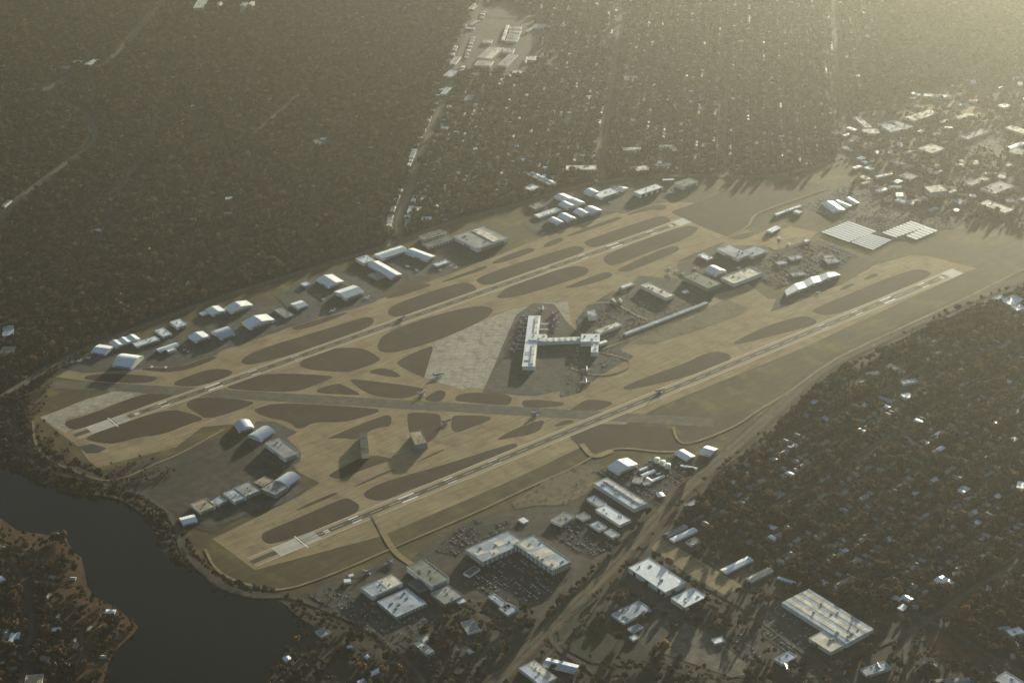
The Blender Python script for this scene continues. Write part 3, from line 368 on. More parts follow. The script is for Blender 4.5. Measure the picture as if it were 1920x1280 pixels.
  ('hut', -323, -793, 12.3, 6.6, -13.0, 4, 'flat', 'metal_white', 'wall_white', 'hut', 'tiny white hut in the fuel yard', {}),
  ('hut', -387, -783, 22.7, 29.2, -57.8, 5, 'flat', 'membrane_grey', 'wall_white', 'hut', 'low grey hut beside the longest white shed', {}),
  ('hut', -379, -809, 19.3, 19.9, -19.2, 5, 'flat', 'membrane_grey', 'wall_white', 'hut', 'low grey hut below the cross shed', {}),
  ('hut', -389, -880, 19.1, 19.5, -19.4, 5, 'gableW', 'metal_gloss', 'wall_white', 'hut', 'small hut with a glinting metal roof beside the boulevard', {}),
  ('shed', -357, -972, 37.9, 22.6, 0.0, 6, 'flat', 'membrane_blue', 'wall_white', 'shed', 'slate shed across the boulevard at the edge of the woods', {}),
  ('warehouse', -666, -808, 53.9, 36.1, 11.2, 8, 'flat', 'membrane_grey', 'wall_white', 'warehouse', 'grey warehouse by the dark car park, larger of two', {}),
  ('warehouse', -617, -834, 26.3, 28.6, 0.0, 7, 'flat', 'membrane_grey', 'wall_white', 'warehouse', 'grey warehouse by the dark car park, smaller of two', {}),
  ('shed', -616, -895, 27.2, 39.1, 0.0, 7, 'flat', 'membrane_blue', 'wall_white', 'shed', 'slate shed between the dark car park and the boulevard', {}),
  ('shed', -612, -945, 24.1, 36.4, 0.0, 7, 'flat', 'membrane_blue', 'wall_white', 'shed', 'slate shed right beside the boulevard at the dark car park', {}),
  ('hut', -748, -745, 17.8, 22.6, 0.0, 5, 'flat', 'metal_white', 'wall_white', 'hut', 'small pale hut at the corner of the L-shaped office', {}),
  ('office_block', -887, -811, 134.3, 73.3, 0.0, 16, 'flat', 'membrane_blue', 'wall_white', 'office block', 'L-shaped headquarters with cream roof strips beside the boulevard car parks', {'units': 4, 'windows': 9, 'patch': 4}),
  ('office_block', -814, -914, 59.9, 157.4, 0.0, 18, 'flat', 'membrane_blue', 'wall_white', 'office block', '', {'units': 6, 'windows': 9, 'patch': 3, 'join': 1}),
  ('hut', -992, -852, 40.0, 20.7, 12.0, 6, 'flat', 'membrane_dark', 'wall_white', 'hut', 'small L-walled yard building below the headquarters', {}),
  ('hangar', -1207, -768, 91.4, 49.4, 0.0, 13, 'flat', 'membrane_blue', 'wall_white', 'hangar', 'stepped maintenance base of slate, cream and greenish roofs near the lake', {'units': 0, 'patch': 1}),
  ('hangar', -1089, -798, 54.2, 109.3, 0.0, 16, 'flat', 'membrane_green', 'wall_white', 'hangar', '', {'join': 1}),
  ('office_block', -1207, -856, 89.1, 84.2, 0.0, 9, 'flat', 'membrane_blue', 'wall_white', 'office block', '', {'units': 5, 'windows': 8, 'join': 1}),
  ('hangar', -1102, -899, 56.8, 62.8, 0.0, 9, 'flat', 'membrane_grey', 'wall_grey', 'hangar', '', {'join': 1}),
  ('annex', -1133, -817, 48.4, 26.3, 90.0, 7, 'flat', 'membrane_dark', 'wall_grey', 'annex', '', {'join': 1}),
  ('shop', -1267, -1040, 22.4, 57.3, 0.0, 7, 'flat', 'membrane_cream', 'wall_white', 'shop', 'small L-shaped shop with a cream roof beside a car park', {}),
  ('shop', -1245, -1012, 31.5, 18.5, 0.0, 7, 'flat', 'membrane_cream', 'wall_white', 'shop', '', {'join': 1}),
  ('shed', -1132, -1041, 32.5, 50.7, -15.2, 6, 'flat', 'membrane_grey', 'wall_white', 'shed', 'long grey shed running beside the car park', {}),
  ('shed', -1016, -1003, 19.8, 72.0, 0.0, 6, 'flat', 'membrane_blue', 'wall_white', 'shed', 'long slate shed near the headquarters car park', {}),
  ('hut', -1257, -685, 17.4, 14.3, -30.1, 6, 'flat', 'metal_white', 'wall_white', 'hut', 'white hut on the apron beside the maintenance base', {}),
  ('hut', -1236, -669, 12.6, 8.3, -11.7, 5, 'flat', 'metal_white', 'wall_white', 'hut', 'tiny white hut beside the white hut on the apron', {}),
  ('hut', -1088, -940, 19.8, 13.3, -10.8, 5, 'flat', 'metal_white', 'wall_white', 'hut', 'white kiosk in the car park of the maintenance base', {}),
  ('hut', -1187, -1118, 17.1, 14.7, 0.0, 5, 'flat', 'metal_white', 'wall_white', 'hut', 'white hut near the boulevard below the grey shed', {}),
  ('boathouse', -1420, -832, 26.1, 29.3, 0.0, 5, 'flat', 'membrane_grey', 'wall_white', 'boathouse', 'grey boathouse by the lake road', {}),
  ('hut', -1540, -867, 16.9, 17.1, 0.0, 6, 'gableW', 'metal_white', 'wall_white', 'hut', 'white pump house on the lake point', {}),
  ('cabin', -1400, -922, 11.7, 11.9, 0.0, 5, 'gableW', 'metal_white', 'wall_white', 'cabin', 'small cream cabin on the lake road, upper of two', {}),
  ('cabin', -1389, -982, 11.0, 13.6, 0.0, 5, 'gableW', 'metal_white', 'wall_white', 'cabin', 'small cream cabin on the lake road, lower of two', {}),
  ('cabin', -1405, -1042, 29.3, 14.5, 0.0, 5, 'gableL', 'metal_white', 'wall_white', 'cabin', 'long cream cabin beside the soccer fields', {}),
  ('cabin', -1451, -1051, 17.5, 9.4, 0.0, 5, 'flat', 'metal_white', 'wall_white', 'cabin', 'pale roof at the foot of the soccer fields', {}),
  ('factory', -654, -1172, 68.6, 140.0, 0.0, 15, 'flat', 'metal_white', 'wall_white', 'factory', 'big white factory with dark door slots beside the boulevard', {'units': 5, 'doors': 3}),
  ('factory', -655, -1292, 72.0, 51.9, 0.0, 12, 'flat', 'metal_white', 'wall_white', 'factory', 'white square factory hall with one dark door beside the big white factory', {'doors': 1}),
  ('shed', -473, -1067, 82.2, 18.4, 0.0, 7, 'gableL', 'metal_white', 'wall_white', 'shed', 'long narrow white shed across the boulevard', {}),
  ('shed', -475, -1039, 72.2, 13.8, 0.0, 6, 'flat', 'membrane_grey', 'wall_white', 'shed', 'grey shed behind the long narrow white shed', {}),
  ('shed', -462, -1256, 93.4, 21.7, 0.0, 7, 'gableL', 'metal_white', 'wall_white', 'shed', 'long pale shed by the woods beyond the concrete yard', {}),
  ('shed', -449, -1324, 74.8, 21.1, 0.0, 7, 'gableL', 'metal_tan', 'wall_white', 'shed', 'long tan shed by the woods beyond the concrete yard', {}),
  ('shed', -476, -1107, 31.2, 22.2, 0.0, 6, 'flat', 'membrane_green', 'wall_white', 'shed', 'small greenish shed among vehicles beyond the concrete yard', {}),
  ('warehouse', -797, -1243, 87.9, 47.1, 0.0, 7, 'flat', 'membrane_blue', 'wall_white', 'warehouse', 'slate flat warehouse by the dark green field', {'units': 6}),
  ('hut', -858, -1325, 18.3, 17.5, 0.0, 6, 'flat', 'metal_white', 'wall_white', 'hut', 'small pale house on the edge of the dark green field', {}),
  ('hut', -831, -1298, 33.1, 19.2, 0.0, 5, 'flat', 'membrane_blue', 'wall_white', 'hut', 'slate hut beside the small pale house on the field edge', {}),
  ('hall', -1058, -1300, 28.7, 80.4, 29.3, 8, 'gableW', 'metal_blue', 'wall_white', 'hall', 'slate gabled hall with a cream sunlit slope by the park drive', {}),
  ('hall', -1120, -1292, 46.3, 85.1, 0.0, 9, 'flat', 'metal_blue', 'wall_white', 'hall', 'slate hall with a broad cream roof patch beside the gabled hall', {'patch': 1}),
  ('shed', -1019, -1043, 33.3, 36.9, 0.0, 6, 'flat', 'membrane_blue', 'wall_white', 'shed', 'slate shed beside the boulevard by the car park', {}),
  ('hut', -711, -1459, 27.6, 19.1, -17.3, 5, 'flat', 'metal_white', 'wall_white', 'hut', 'white hut in the trailer yard', {}),
  ('warehouse', -452, -1560, 90.9, 216.1, 180.0, 13, 'flat', 'membrane_cream', 'wall_white', 'warehouse', 'huge cream and blue banded warehouse with a lower loading block by the woods', {'units': 9, 'bands': 7}),
  ('warehouse', -510, -1630, 75.3, 70.7, 0.0, 11, 'flat', 'membrane_cream', 'wall_white', 'warehouse', '', {'units': 2, 'join': 1}),
  ('shed', -123, -1635, 32.6, 40.9, 0.0, 8, 'gableW', 'metal_white', 'wall_white', 'shed', 'white shed with a cream slope at the edge of the woods by the street', {}),
  ('shed', -243, -1623, 17.6, 25.0, 0.0, 6, 'gableW', 'metal_white', 'wall_white', 'shed', 'small pale shed on the corner above the street junction', {}),
  ('shed', -412, -1382, 8.8, 48.6, 19.0, 4, 'flat', 'metal_white', 'wall_white', 'shed', 'thin pale shed behind the huge banded warehouse', {}),
  ('shop', -639, -1611, 46.3, 26.5, 0.0, 7, 'flat', 'membrane_blue', 'wall_white', 'shop', 'slate shop beside a hut with a glinting golden roof', {}),
  ('shop', -509, -1771, 66.9, 26.5, -12.9, 7, 'flat', 'membrane_blue', 'wall_white', 'shop', 'long slate shop with a glinting golden skylight', {}),
  ('shed', -400, -1836, 15.5, 29.8, 21.4, 5, 'gableW', 'metal_white', 'wall_white', 'shed', 'small cream-edged shed by the oval brown field', {}),
  ('warehouse', -312, -1993, 52.0, 43.0, -90.0, 8, 'flat', 'membrane_blue', 'wall_white', 'warehouse', 'slate warehouse at the corner by the oval brown field', {}),
  ('hall', -155, -1882, 37.4, 24.9, -14.6, 9, 'flat', 'metal_white', 'wall_white', 'hall', 'white hall beside a building with a long golden glint', {}),
  ('shed', -160, -1854, 29.0, 12.3, -23.7, 6, 'flat', 'membrane_blue', 'wall_white', 'shed', 'slate shed beside the white hall', {}),
  ('shop', -410, -1905, 94.1, 11.3, -35.6, 5, 'flat', 'membrane_grey', 'wall_white', 'shop', 'long pale store at the foot of the oval brown field', {}),
  ('shed', 37, -1618, 17.2, 10.3, 0.0, 5, 'flat', 'membrane_blue', 'wall_white', 'shed', 'slate roof by the diagonal street in the woods', {}),
  ('shed', -67, -1633, 28.8, 15.7, -22.2, 4, 'flat', 'membrane_tan', 'wall_white', 'shed', 'tan roof by the diagonal street in the woods', {}),
  ('school', 509, -934, 28.9, 27.4, -15.9, 8, 'flat', 'metal_white', 'wall_white', 'school', 'bright white school hall in the near woods', {}),
  ('school', 581, -878, 47.6, 19.0, -20.3, 7, 'flat', 'membrane_blue', 'wall_white', 'school', 'pale bluish school roof behind the bright white school hall', {}),
  ('school', 451, -904, 46.4, 12.7, -77.6, 5, 'flat', 'membrane_blue', 'wall_white', 'school', 'slate school wing in front of the bright white school hall', {}),
  ('school', 538, -771, 38.7, 17.7, -21.6, 6, 'flat', 'membrane_cream', 'wall_white', 'school', 'cream school roof nearer the boulevard in the woods', {}),
  ('school', 611, -794, 59.9, 20.3, -90.0, 6, 'flat', 'membrane_green', 'wall_white', 'school', 'long pale green school roof in the woods', {}),
  ('school', 328, -1111, 50.2, 14.0, -102.1, 5, 'flat', 'membrane_grey', 'wall_white', 'school', 'long grey roof deep in the near woods', {}),
  ('hall', 376, -1468, 34.5, 35.5, -57.1, 7, 'flat', 'metal_white', 'wall_white', 'hall', 'white roof at the edge of the near woods', {}),
  ('hut', 241, -872, 23.3, 13.7, -90.0, 5, 'flat', 'membrane_blue', 'wall_white', 'hut', 'small bluish roof alone in the near woods by the boulevard', {}),
  ('shop', -2012, -373, 23.9, 38.5, -33.1, 7, 'flat', 'metal_white', 'wall_white', 'shop', 'pale blue roofed shop on the peninsula road', {}),
  ('shop', -2046, -564, 39.9, 39.8, -32.2, 9, 'flat', 'membrane_tan', 'wall_white', 'shop', 'large tan roofed shop with a golden sunlit wall on the peninsula road', {}),
  ('shop', -1935, -110, 16.9, 22.6, 0.0, 6, 'gableW', 'metal_white', 'wall_white', 'shop', 'small white gabled shop where the peninsula road begins', {}),
  ('cabin', -1917, -405, 22.6, 14.7, -34.1, 5, 'flat', 'metal_white', 'wall_white', 'cabin', 'small pale lakeside cabin on the peninsula', {}),
  ('building', -1346, 1210, 33.3, 70.4, -24.4, 12, 'flat', 'membrane_blue', 'wall_white', 'building', 'bluish block with a golden sunlit end wall at the far lake arm', {}),
  ('building', -1398, 1092, 41.8, 42.5, -34.4, 6, 'flat', 'membrane_tan', 'wall_white', 'building', 'low tan roofed building at the far lake arm', {}),
  ('tower', 983, 3785, 21.4, 46.7, -55.1, 34, 'flat', 'membrane_grey', 'wall_white', 'tower', 'pale tower block among the office towers, nearest the top of the woods', {'windows': 4}),
  ('tower', 1028, 3791, 16.6, 45.3, -51.0, 30, 'flat', 'membrane_cream', 'wall_white', 'tower', 'cream tower block beside the pale tower block in the woods', {'windows': 4}),
  ('tower', 913, 3903, 14.7, 36.5, -52.0, 28, 'flat', 'membrane_tan', 'wall_white', 'tower', 'slim tan tower standing apart from the two tower blocks in the woods', {'windows': 3}),
]
TANKS = [(-281, -741), (-279, -762), (-279, -783)]
TERMINAL = {'concourse': (-112.6, 50.6, 38.5, 345.5, -40.6, 14), 'hub': (-89.4, 48.5, 50.7, 37.3, -53.7, 17), 'link': (-32.9, -2.3, 114.0, 25.1, -36.2, 12), 'hall': (33.0, -59.8, 57.8, 52.4, -40.7, 17), 'wing': (8.4, -112.5, 21.4, 71.6, -40.7, 15), 'annex': (54.7, -94.9, 30.3, 12.4, -4.1, 9)}
CURVE = {'back': [(735.9, -196.0), (790.8, -186.1), (829.7, -184.8), (866.2, -183.9), (900.5, -186.4), (931.4, -192.6), (958.6, -202.5)], 'front': [(713.6, -228.2), (770.6, -226.2), (807.2, -224.7), (841.7, -223.7), (874.8, -224.2), (908.2, -224.6), (958.4, -230.1)], 'h': 11}
CARPORTS = [
  (1176.2, 3.2, 124.1, 11.4, -85.4),
  (1191.9, 3.6, 124.3, 11.4, -85.5),
  (1207.5, 3.9, 124.5, 11.4, -85.6),
  (1223.2, 4.3, 124.8, 11.4, -85.8),
  (1238.9, 4.6, 125.0, 11.4, -85.9),
  (1254.6, 5.0, 125.2, 11.4, -86.1),
  (1270.2, 5.3, 125.5, 11.4, -86.2),
  (1285.9, 5.7, 125.7, 11.4, -86.3),
  (1301.6, 6.0, 126.0, 11.4, -86.5),
  (1189.7, -109.3, 94.8, 9.1, -85.0),
  (1203.0, -107.9, 93.7, 9.1, -84.2),
  (1216.3, -106.6, 92.6, 9.1, -83.3),
  (1229.6, -105.3, 91.5, 9.1, -82.4),
  (1242.9, -103.9, 90.5, 9.1, -81.4),
  (1256.2, -102.6, 89.5, 9.1, -80.5),
  (1269.4, -101.2, 88.5, 9.1, -79.5),
  (1282.7, -99.9, 87.6, 9.1, -78.5),
  (1326.6, -106.6, 60.4, 12.3, -84.6),
  (1343.6, -106.9, 61.5, 12.3, -84.9),
  (1360.6, -107.2, 62.7, 12.3, -85.2),
  (1377.7, -107.4, 63.9, 12.3, -85.4),
  (1394.7, -107.7, 65.1, 12.3, -85.7),
  (1411.7, -108.0, 66.2, 12.3, -85.9),
  (1428.7, -108.3, 67.4, 12.3, -86.2),
  (1445.8, -108.6, 68.6, 12.3, -86.4),
  (1462.8, -108.9, 69.8, 12.3, -86.6),
  (1368.0, -171.7, 47.1, 13.7, -87.3),
  (1387.2, -170.9, 47.6, 13.7, -86.9),
  (1406.4, -170.1, 48.1, 13.7, -86.5),
  (1425.6, -169.4, 48.6, 13.7, -86.1),
  (1444.9, -168.6, 49.1, 13.7, -85.7),
  (1464.1, -167.9, 49.6, 13.7, -85.3),
]
PLANES = [
  (1010, 682, 178, 34, 'white', 'large white airliner parked before the greenish-grey flat hangar'),
  (788, 760, 180, 20, 'white', 'white jet parked before the barrel hangars of the sun end'),
  (582, 195, 125, 22, 'white', 'white jet in the cluster of four on the taxiway side of the dark greenish hangar'),
  (583, 160, 125, 22, 'white', 'white jet in the cluster of four on the taxiway side of the dark greenish hangar'),
  (548, 158, 126, 22, 'white', 'white jet in the cluster of four on the taxiway side of the dark greenish hangar'),
  (582, 129, 126, 22, 'white', 'white jet in the cluster of four on the taxiway side of the dark greenish hangar'),
  (642, 132, 164, 22, 'white', 'white jet alone between the cluster of four and the white barrel hangar'),
  (751, 41, 177, 16, 'white', 'small white jet behind the cream-roofed block'),
  (-325, 670, -167, 26, 'white', 'white jet with its nose at the hangar with the cream ridge strip'),
  (-463, 661, -175, 26, 'white', 'white jet parked beside the taxiway near the small lone hangar'),
  (-439, 758, 165, 16, 'white', 'small white jet on the dark apron between white hangars'),
  (-83, 784, -81, 18, 'white', 'white jet parked inside the square apron'),
  (-77, 735, -81, 18, 'white', 'white jet parked inside the square apron'),
  (-16, 690, -170, 16, 'white', 'white jet parked near the small pale corner building'),
  (33, 693, -170, 16, 'white', 'white jet parked near the small pale corner building'),
  (33, 668, -170, 16, 'white', 'white jet parked near the small pale corner building'),
  (1025, 122, 73, 22, 'white', 'white jet on the concrete pad beside the car park, upper of two'),
  (1014, 71, 15, 18, 'white', 'white jet on the concrete pad beside the car park, lower of two'),
  (816, -269, 175, 18, 'white', 'white jet parked before the curved hangar'),
  (-1097, 695, -117, 14, 'white', 'small white jet by the strip of grass at the lake-end apron'),
  (-1066, 663, -117, 14, 'white', 'small white jet by the strip of grass at the lake-end apron'),
  (-1256, 881, -173, 22, 'white', 'white jet at the outer corner of the lake-end apron'),
  (-1224, 881, -173, 20, 'white', 'white jet beside the corner jet at the lake-end apron'),
  (-967, 731, -174, 14, 'white', 'small jet beside the low white shed'),
  (-963, 712, -174, 14, 'white', 'small jet next to another beside the low white shed'),
  (-556, 5, 18, 37, 'blue', 'blue airliner turning off the dark crosswind runway'),
  (-597, -179, 1, 37, 'blue', 'blue airliner on the taxiway below the dark crosswind runway'),
  (-327, 463, -172, 37, 'blue', 'blue airliner rolling on the far runway'),
  (-373, -310, 0, 37, 'blue', 'blue airliner crossing the dark crosswind runway'),
  (-9, -439, -1, 37, 'blue', 'blue airliner rolling on the near runway'),
  (-90, -194, 51, 37, 'blue', 'blue airliner parked off the terminal road, upper of two'),
  (-140, -253, 51, 37, 'blue', 'blue airliner parked off the terminal road, lower of two'),
  (-452, 70, -17, 37, 'blue', 'blue airliner standing on the pale apron away from the gates'),
  (-1193, -682, 5, 37, 'blue', 'blue airliner parked before the maintenance base, left of two'),
  (-1127, -682, -79, 33, 'blue', 'blue airliner parked before the maintenance base, right of two'),
  (-15, 210, -16, 37, 'blue', 'blue airliner nosed in to the apron side of the terminal concourse'),
  (-44, 184, -16, 37, 'blue', 'blue airliner nosed in to the apron side of the terminal concourse'),
  (-70, 151, -16, 37, 'blue', 'blue airliner nosed in to the apron side of the terminal concourse'),
  (-96, 130, -16, 37, 'blue', 'blue airliner nosed in to the apron side of the terminal concourse'),
  (-125, 101, -17, 37, 'blue', 'blue airliner nosed in to the apron side of the terminal concourse'),
  (-156, 73, -17, 37, 'blue', 'blue airliner nosed in to the apron side of the terminal concourse'),
  (-183, 49, -17, 37, 'blue', 'blue airliner nosed in to the apron side of the terminal concourse'),
  (66, 166, 174, 37, 'blue', 'blue airliner nosed in to the inner side of the terminal concourse'),
  (38, 126, 174, 37, 'blue', 'blue airliner nosed in to the inner side of the terminal concourse'),
  (7, 91, 174, 37, 'blue', 'blue airliner nosed in to the inner side of the terminal concourse'),
  (63, 222, -132, 37, 'blue', 'blue airliner at the far end of the terminal concourse'),
]
GLINTS = [
  (-660, -1638, 22, 'small hut with a steep glinting golden metal roof'),
  (-493, -1768, 20, 'skylight hut with a narrow golden glinting roof on the long slate shop'),
  (-190, -1920, 34, 'long shed with a steep golden glinting metal roof beside the white hall'),
]
IND = [
  [(1707, 502), (2077, 833), (2240, 828), (2493, 886), (3040, 611), (1522, -615), (1499, -124), (1572, 303)],
  [(-1389, -1353), (-1199, -1235), (-572, -967), (-411, -951), (-409, -1054), (-356, -1277), (-392, -1371), (-358, -1661), (-281, -1725), (-248, -2045), (-397, -2165)],
  [(-1381, -653), (-1197, -761), (-863, -1069), (-1178, -1227), (-1389, -1353), (-1739, -1066), (-1551, -839), (-1417, -813)],
  [(1788, 3030), (2031, 2800), (1682, 2153), (1446, 2078), (1195, 2406), (1402, 2617)],
  [(476, -859), (546, -940), (718, -869), (685, -750), (602, -632), (502, -728)],
]
SHRUB = [
  [(-1632, 706), (-1481, 902), (-1375, 903), (-1301, 910), (-1497, 632), (-1503, 258), (-1598, 281), (-1588, 199), (-1524, 90), (-1341, 65), (-1339, 255), (-1461, 261), (-1541, 15), (-1653, 282), (-1696, 459)],
]
VIEW = [(267, 5947), (4681, 1668), (-326, -2223), (-2302, -605)]
HOUSEROWS = [(546, 1031), (188, 1065), (186, 1165), (496, 1514), (992, 2036), (1411, 2506), (2300, 3555), (3739, 2170), (1824, 546), (1526, 533), (1204, 771), (893, 992)]
PADS = [
  [(-1500, 625), (-1342, 634), (-1256, 630), (-1199, 566), (-1229, 559), (-1387, 555), (-1441, 569), (-1462, 541), (-1464, 501), (-1483, 486)],
  [(-1487, 389), (-1485, 339), (-1457, 320), (-1428, 330), (-1451, 384)],
]
TREE_SPOTS = [
  (486, 754),
  (486, 739),
  (501, 734),
  (472, 744),
  (-851, -1210),
  (-873, -1206),
  (-913, -1215),
  (-751, -1191),
  (-754, -1204),
  (-949, -1213),
  (-910, -1190),
  (-869, -1181),
  (-912, -1244),
  (-1431, -743),
  (-1438, -767),
  (-1302, -837),
  (-1309, -859),
  (-1308, -773),
  (-1325, -715),
]
NEARROWS = [
  (-424, -1008),
  (-212, -942),
  (78, -848),
  (266, -785),
  (502, -728),
  (750, -712),
  (1330, -770),
  (184, -1696),
  (-87, -1654),
  (-336, -1623),
  (-375, -1354),
  (-374, -1198),
]
NEARDIR = 0.118
CAM = {'loc': [-3190.1, -4107.9, 2656.4], 'f': 3500.0, 'fw': [0.521265, 0.721984, -0.454997], 'up': [0.297878, 0.345697, 0.88981]}

# ------------------------------------------------------------------ helpers
def tag(o, label=None, cat=None, group=None, kind=None):
    if label: o['label'] = label
    if cat: o['category'] = cat
    if group: o['group'] = group
    if kind: o['kind'] = kind
    return o
def thing(name, label, cat, loc=(0, 0, 0), rz=0.0, group=None):
    o = bpy.data.objects.new(name, None); o.empty_display_size = 5; col.objects.link(o)
    o.location = loc; o.rotation_euler = (0, 0, rz)
    return tag(o, label, cat, group)
def mesh(name, verts, faces, mat=None, smooth=False):
    m = bpy.data.meshes.new(name); m.from_pydata([tuple(map(float, v)) for v in verts], [], faces); m.update()
    if mat: m.materials.append(M[mat])
    if smooth: m.polygons.foreach_set('use_smooth', [True] * len(m.polygons))
    return m
def link(name, me, parent=None, loc=(0, 0, 0), rz=0.0):
    o = bpy.data.objects.new(name, me); col.objects.link(o)
    o.location = loc; o.rotation_euler = (0, 0, rz)
    if parent is not None: o.parent = parent
    return o
BF = [(0, 3, 2, 1), (4, 5, 6, 7), (0, 1, 5, 4), (1, 2, 6, 5), (2, 3, 7, 6), (3, 0, 4, 7)]
def box_v(x0, x1, y0, y1, z0, z1):
    return [(x0, y0, z0), (x1, y0, z0), (x1, y1, z0), (x0, y1, z0), (x0, y0, z1), (x1, y0, z1), (x1, y1, z1), (x0, y1, z1)]
def box(name, x0, x1, y0, y1, z0, z1, mat, parent=None):
    return link(name, mesh(name, box_v(x0, x1, y0, y1, z0, z1), BF, mat), parent)
def prism(name, poly, z0, z1, mat, parent=None):
    n = len(poly); v = [(x, y, z0) for x, y in poly] + [(x, y, z1) for x, y in poly]
    a = sum(poly[i][0] * poly[(i + 1) % n][1] - poly[(i + 1) % n][0] * poly[i][1] for i in range(n))
    idx = list(range(n)) if a > 0 else list(range(n))[::-1]
    f = [tuple(i + n for i in idx), tuple(reversed(idx))] + [(idx[i], idx[(i + 1) % n], idx[(i + 1) % n] + n, idx[i] + n) for i in range(n)]
    return link(name, mesh(name, v, f, mat), parent)
def sheet(name, poly, z, mat, kind='structure', parent=None):
    bm = bmesh.new(); vs = [bm.verts.new((x, y, z)) for x, y in poly]
    f = bm.faces.new(vs); f.normal_update()
    if f.normal.z < 0: f.normal_flip()
    bmesh.ops.triangulate(bm, faces=[f]); me = bpy.data.meshes.new(name); bm.to_mesh(me); bm.free(); me.materials.append(M[mat])
    o = link(name, me, parent)
    if kind and parent is None: o['kind'] = kind
    return o
def chaikin(p, it=2, closed=True):
    for _ in range(it):
        q = []; n = len(p)
        for i in range(n if closed else n - 1):
            a, b = p[i], p[(i + 1) % n]
            q += [(.75 * a[0] + .25 * b[0], .75 * a[1] + .25 * b[1]), (.25 * a[0] + .75 * b[0], .25 * a[1] + .75 * b[1])]
        if not closed: q = [p[0]] + q + [p[-1]]
        p = q
    return p
def strip_mesh(name, pts, width, z, mat, parent=None, off=0.0):
    pts = [Vector((x, y)) for x, y in pts]; v = []; f = []
    for i, q in enumerate(pts):
        d = (pts[min(i + 1, len(pts) - 1)] - pts[max(i - 1, 0)]).normalized(); n = Vector((-d.y, d.x))
        a = q + n * (off + width / 2); b = q + n * (off - width / 2)
        v += [(a.x, a.y, z), (b.x, b.y, z)]
        if i: f.append((2 * i - 2, 2 * i - 1, 2 * i + 1, 2 * i))
    o = link(name, mesh(name, v, f, mat), parent)
    if parent is None: o['kind'] = 'structure'
    return o
def inside(poly, X, Y):
    r = np.zeros(X.shape, bool); n = len(poly); j = n - 1
    for i in range(n):
        xi, yi = poly[i]; xj, yj = poly[j]
        if yi != yj:
            c = ((yi > Y) != (yj > Y)) & (X < (xj - xi) * (Y - yi) / (yj - yi) + xi); r ^= c
        j = i
    return r
def near_line(pts, X, Y, d):
    r = np.zeros(X.shape, bool)
    for (x0, y0), (x1, y1) in zip(pts[:-1], pts[1:]):
        L2 = (x1 - x0) ** 2 + (y1 - y0) ** 2 + 1e-6
        t = np.clip(((X - x0) * (x1 - x0) + (Y - y0) * (y1 - y0)) / L2, 0, 1)
        r |= (X - x0 - t * (x1 - x0)) ** 2 + (Y - y0 - t * (y1 - y0)) ** 2 < d * d
    return r

# ------------------------------------------------------------------ materials
M = {}
def mat_base(name, rough=0.85, spec=0.3):
    m = bpy.data.materials.new(name); m.use_nodes = True; M[name] = m
    b = m.node_tree.nodes['Principled BSDF']; b.inputs['Roughness'].default_value = rough
    b.inputs['Specular IOR Level'].default_value = spec
    return m, m.node_tree, b
def mix_rgb(nt, fac, a, b, blend='MIX'):
    n = nt.nodes.new('ShaderNodeMix'); n.data_type = 'RGBA'; n.blend_type = blend
    for k, v in ((0, fac), (6, a), (7, b)):
        if hasattr(v, 'links'): nt.links.new(v, n.inputs[k])
        elif k == 0: n.inputs[0].default_value = v
        else: n.inputs[k].default_value = (*v[:3], 1)
    return n.outputs[2]
def noise(nt, scale, detail=3.0, coord='Object', stretch=(1, 1, 1), rot=0.0, lo=0.35, hi=0.65):
    tc = nt.nodes.new('ShaderNodeTexCoord'); mp = nt.nodes.new('ShaderNodeMapping')
    mp.inputs['Scale'].default_value = stretch; mp.inputs['Rotation'].default_value = (0, 0, rot)
    if coord == 'World':
        g = nt.nodes.new('ShaderNodeNewGeometry'); nt.links.new(g.outputs['Position'], mp.inputs[0])
    else: nt.links.new(tc.outputs[coord], mp.inputs[0])
    n = nt.nodes.new('ShaderNodeTexNoise'); n.inputs['Scale'].default_value = scale; n.inputs['Detail'].default_value = detail
    nt.links.new(mp.outputs[0], n.inputs['Vector'])
    r = nt.nodes.new('ShaderNodeMapRange'); r.inputs[1].default_value = lo; r.inputs[2].default_value = hi
    nt.links.new(n.outputs[0], r.inputs[0]); return r.outputs[0]
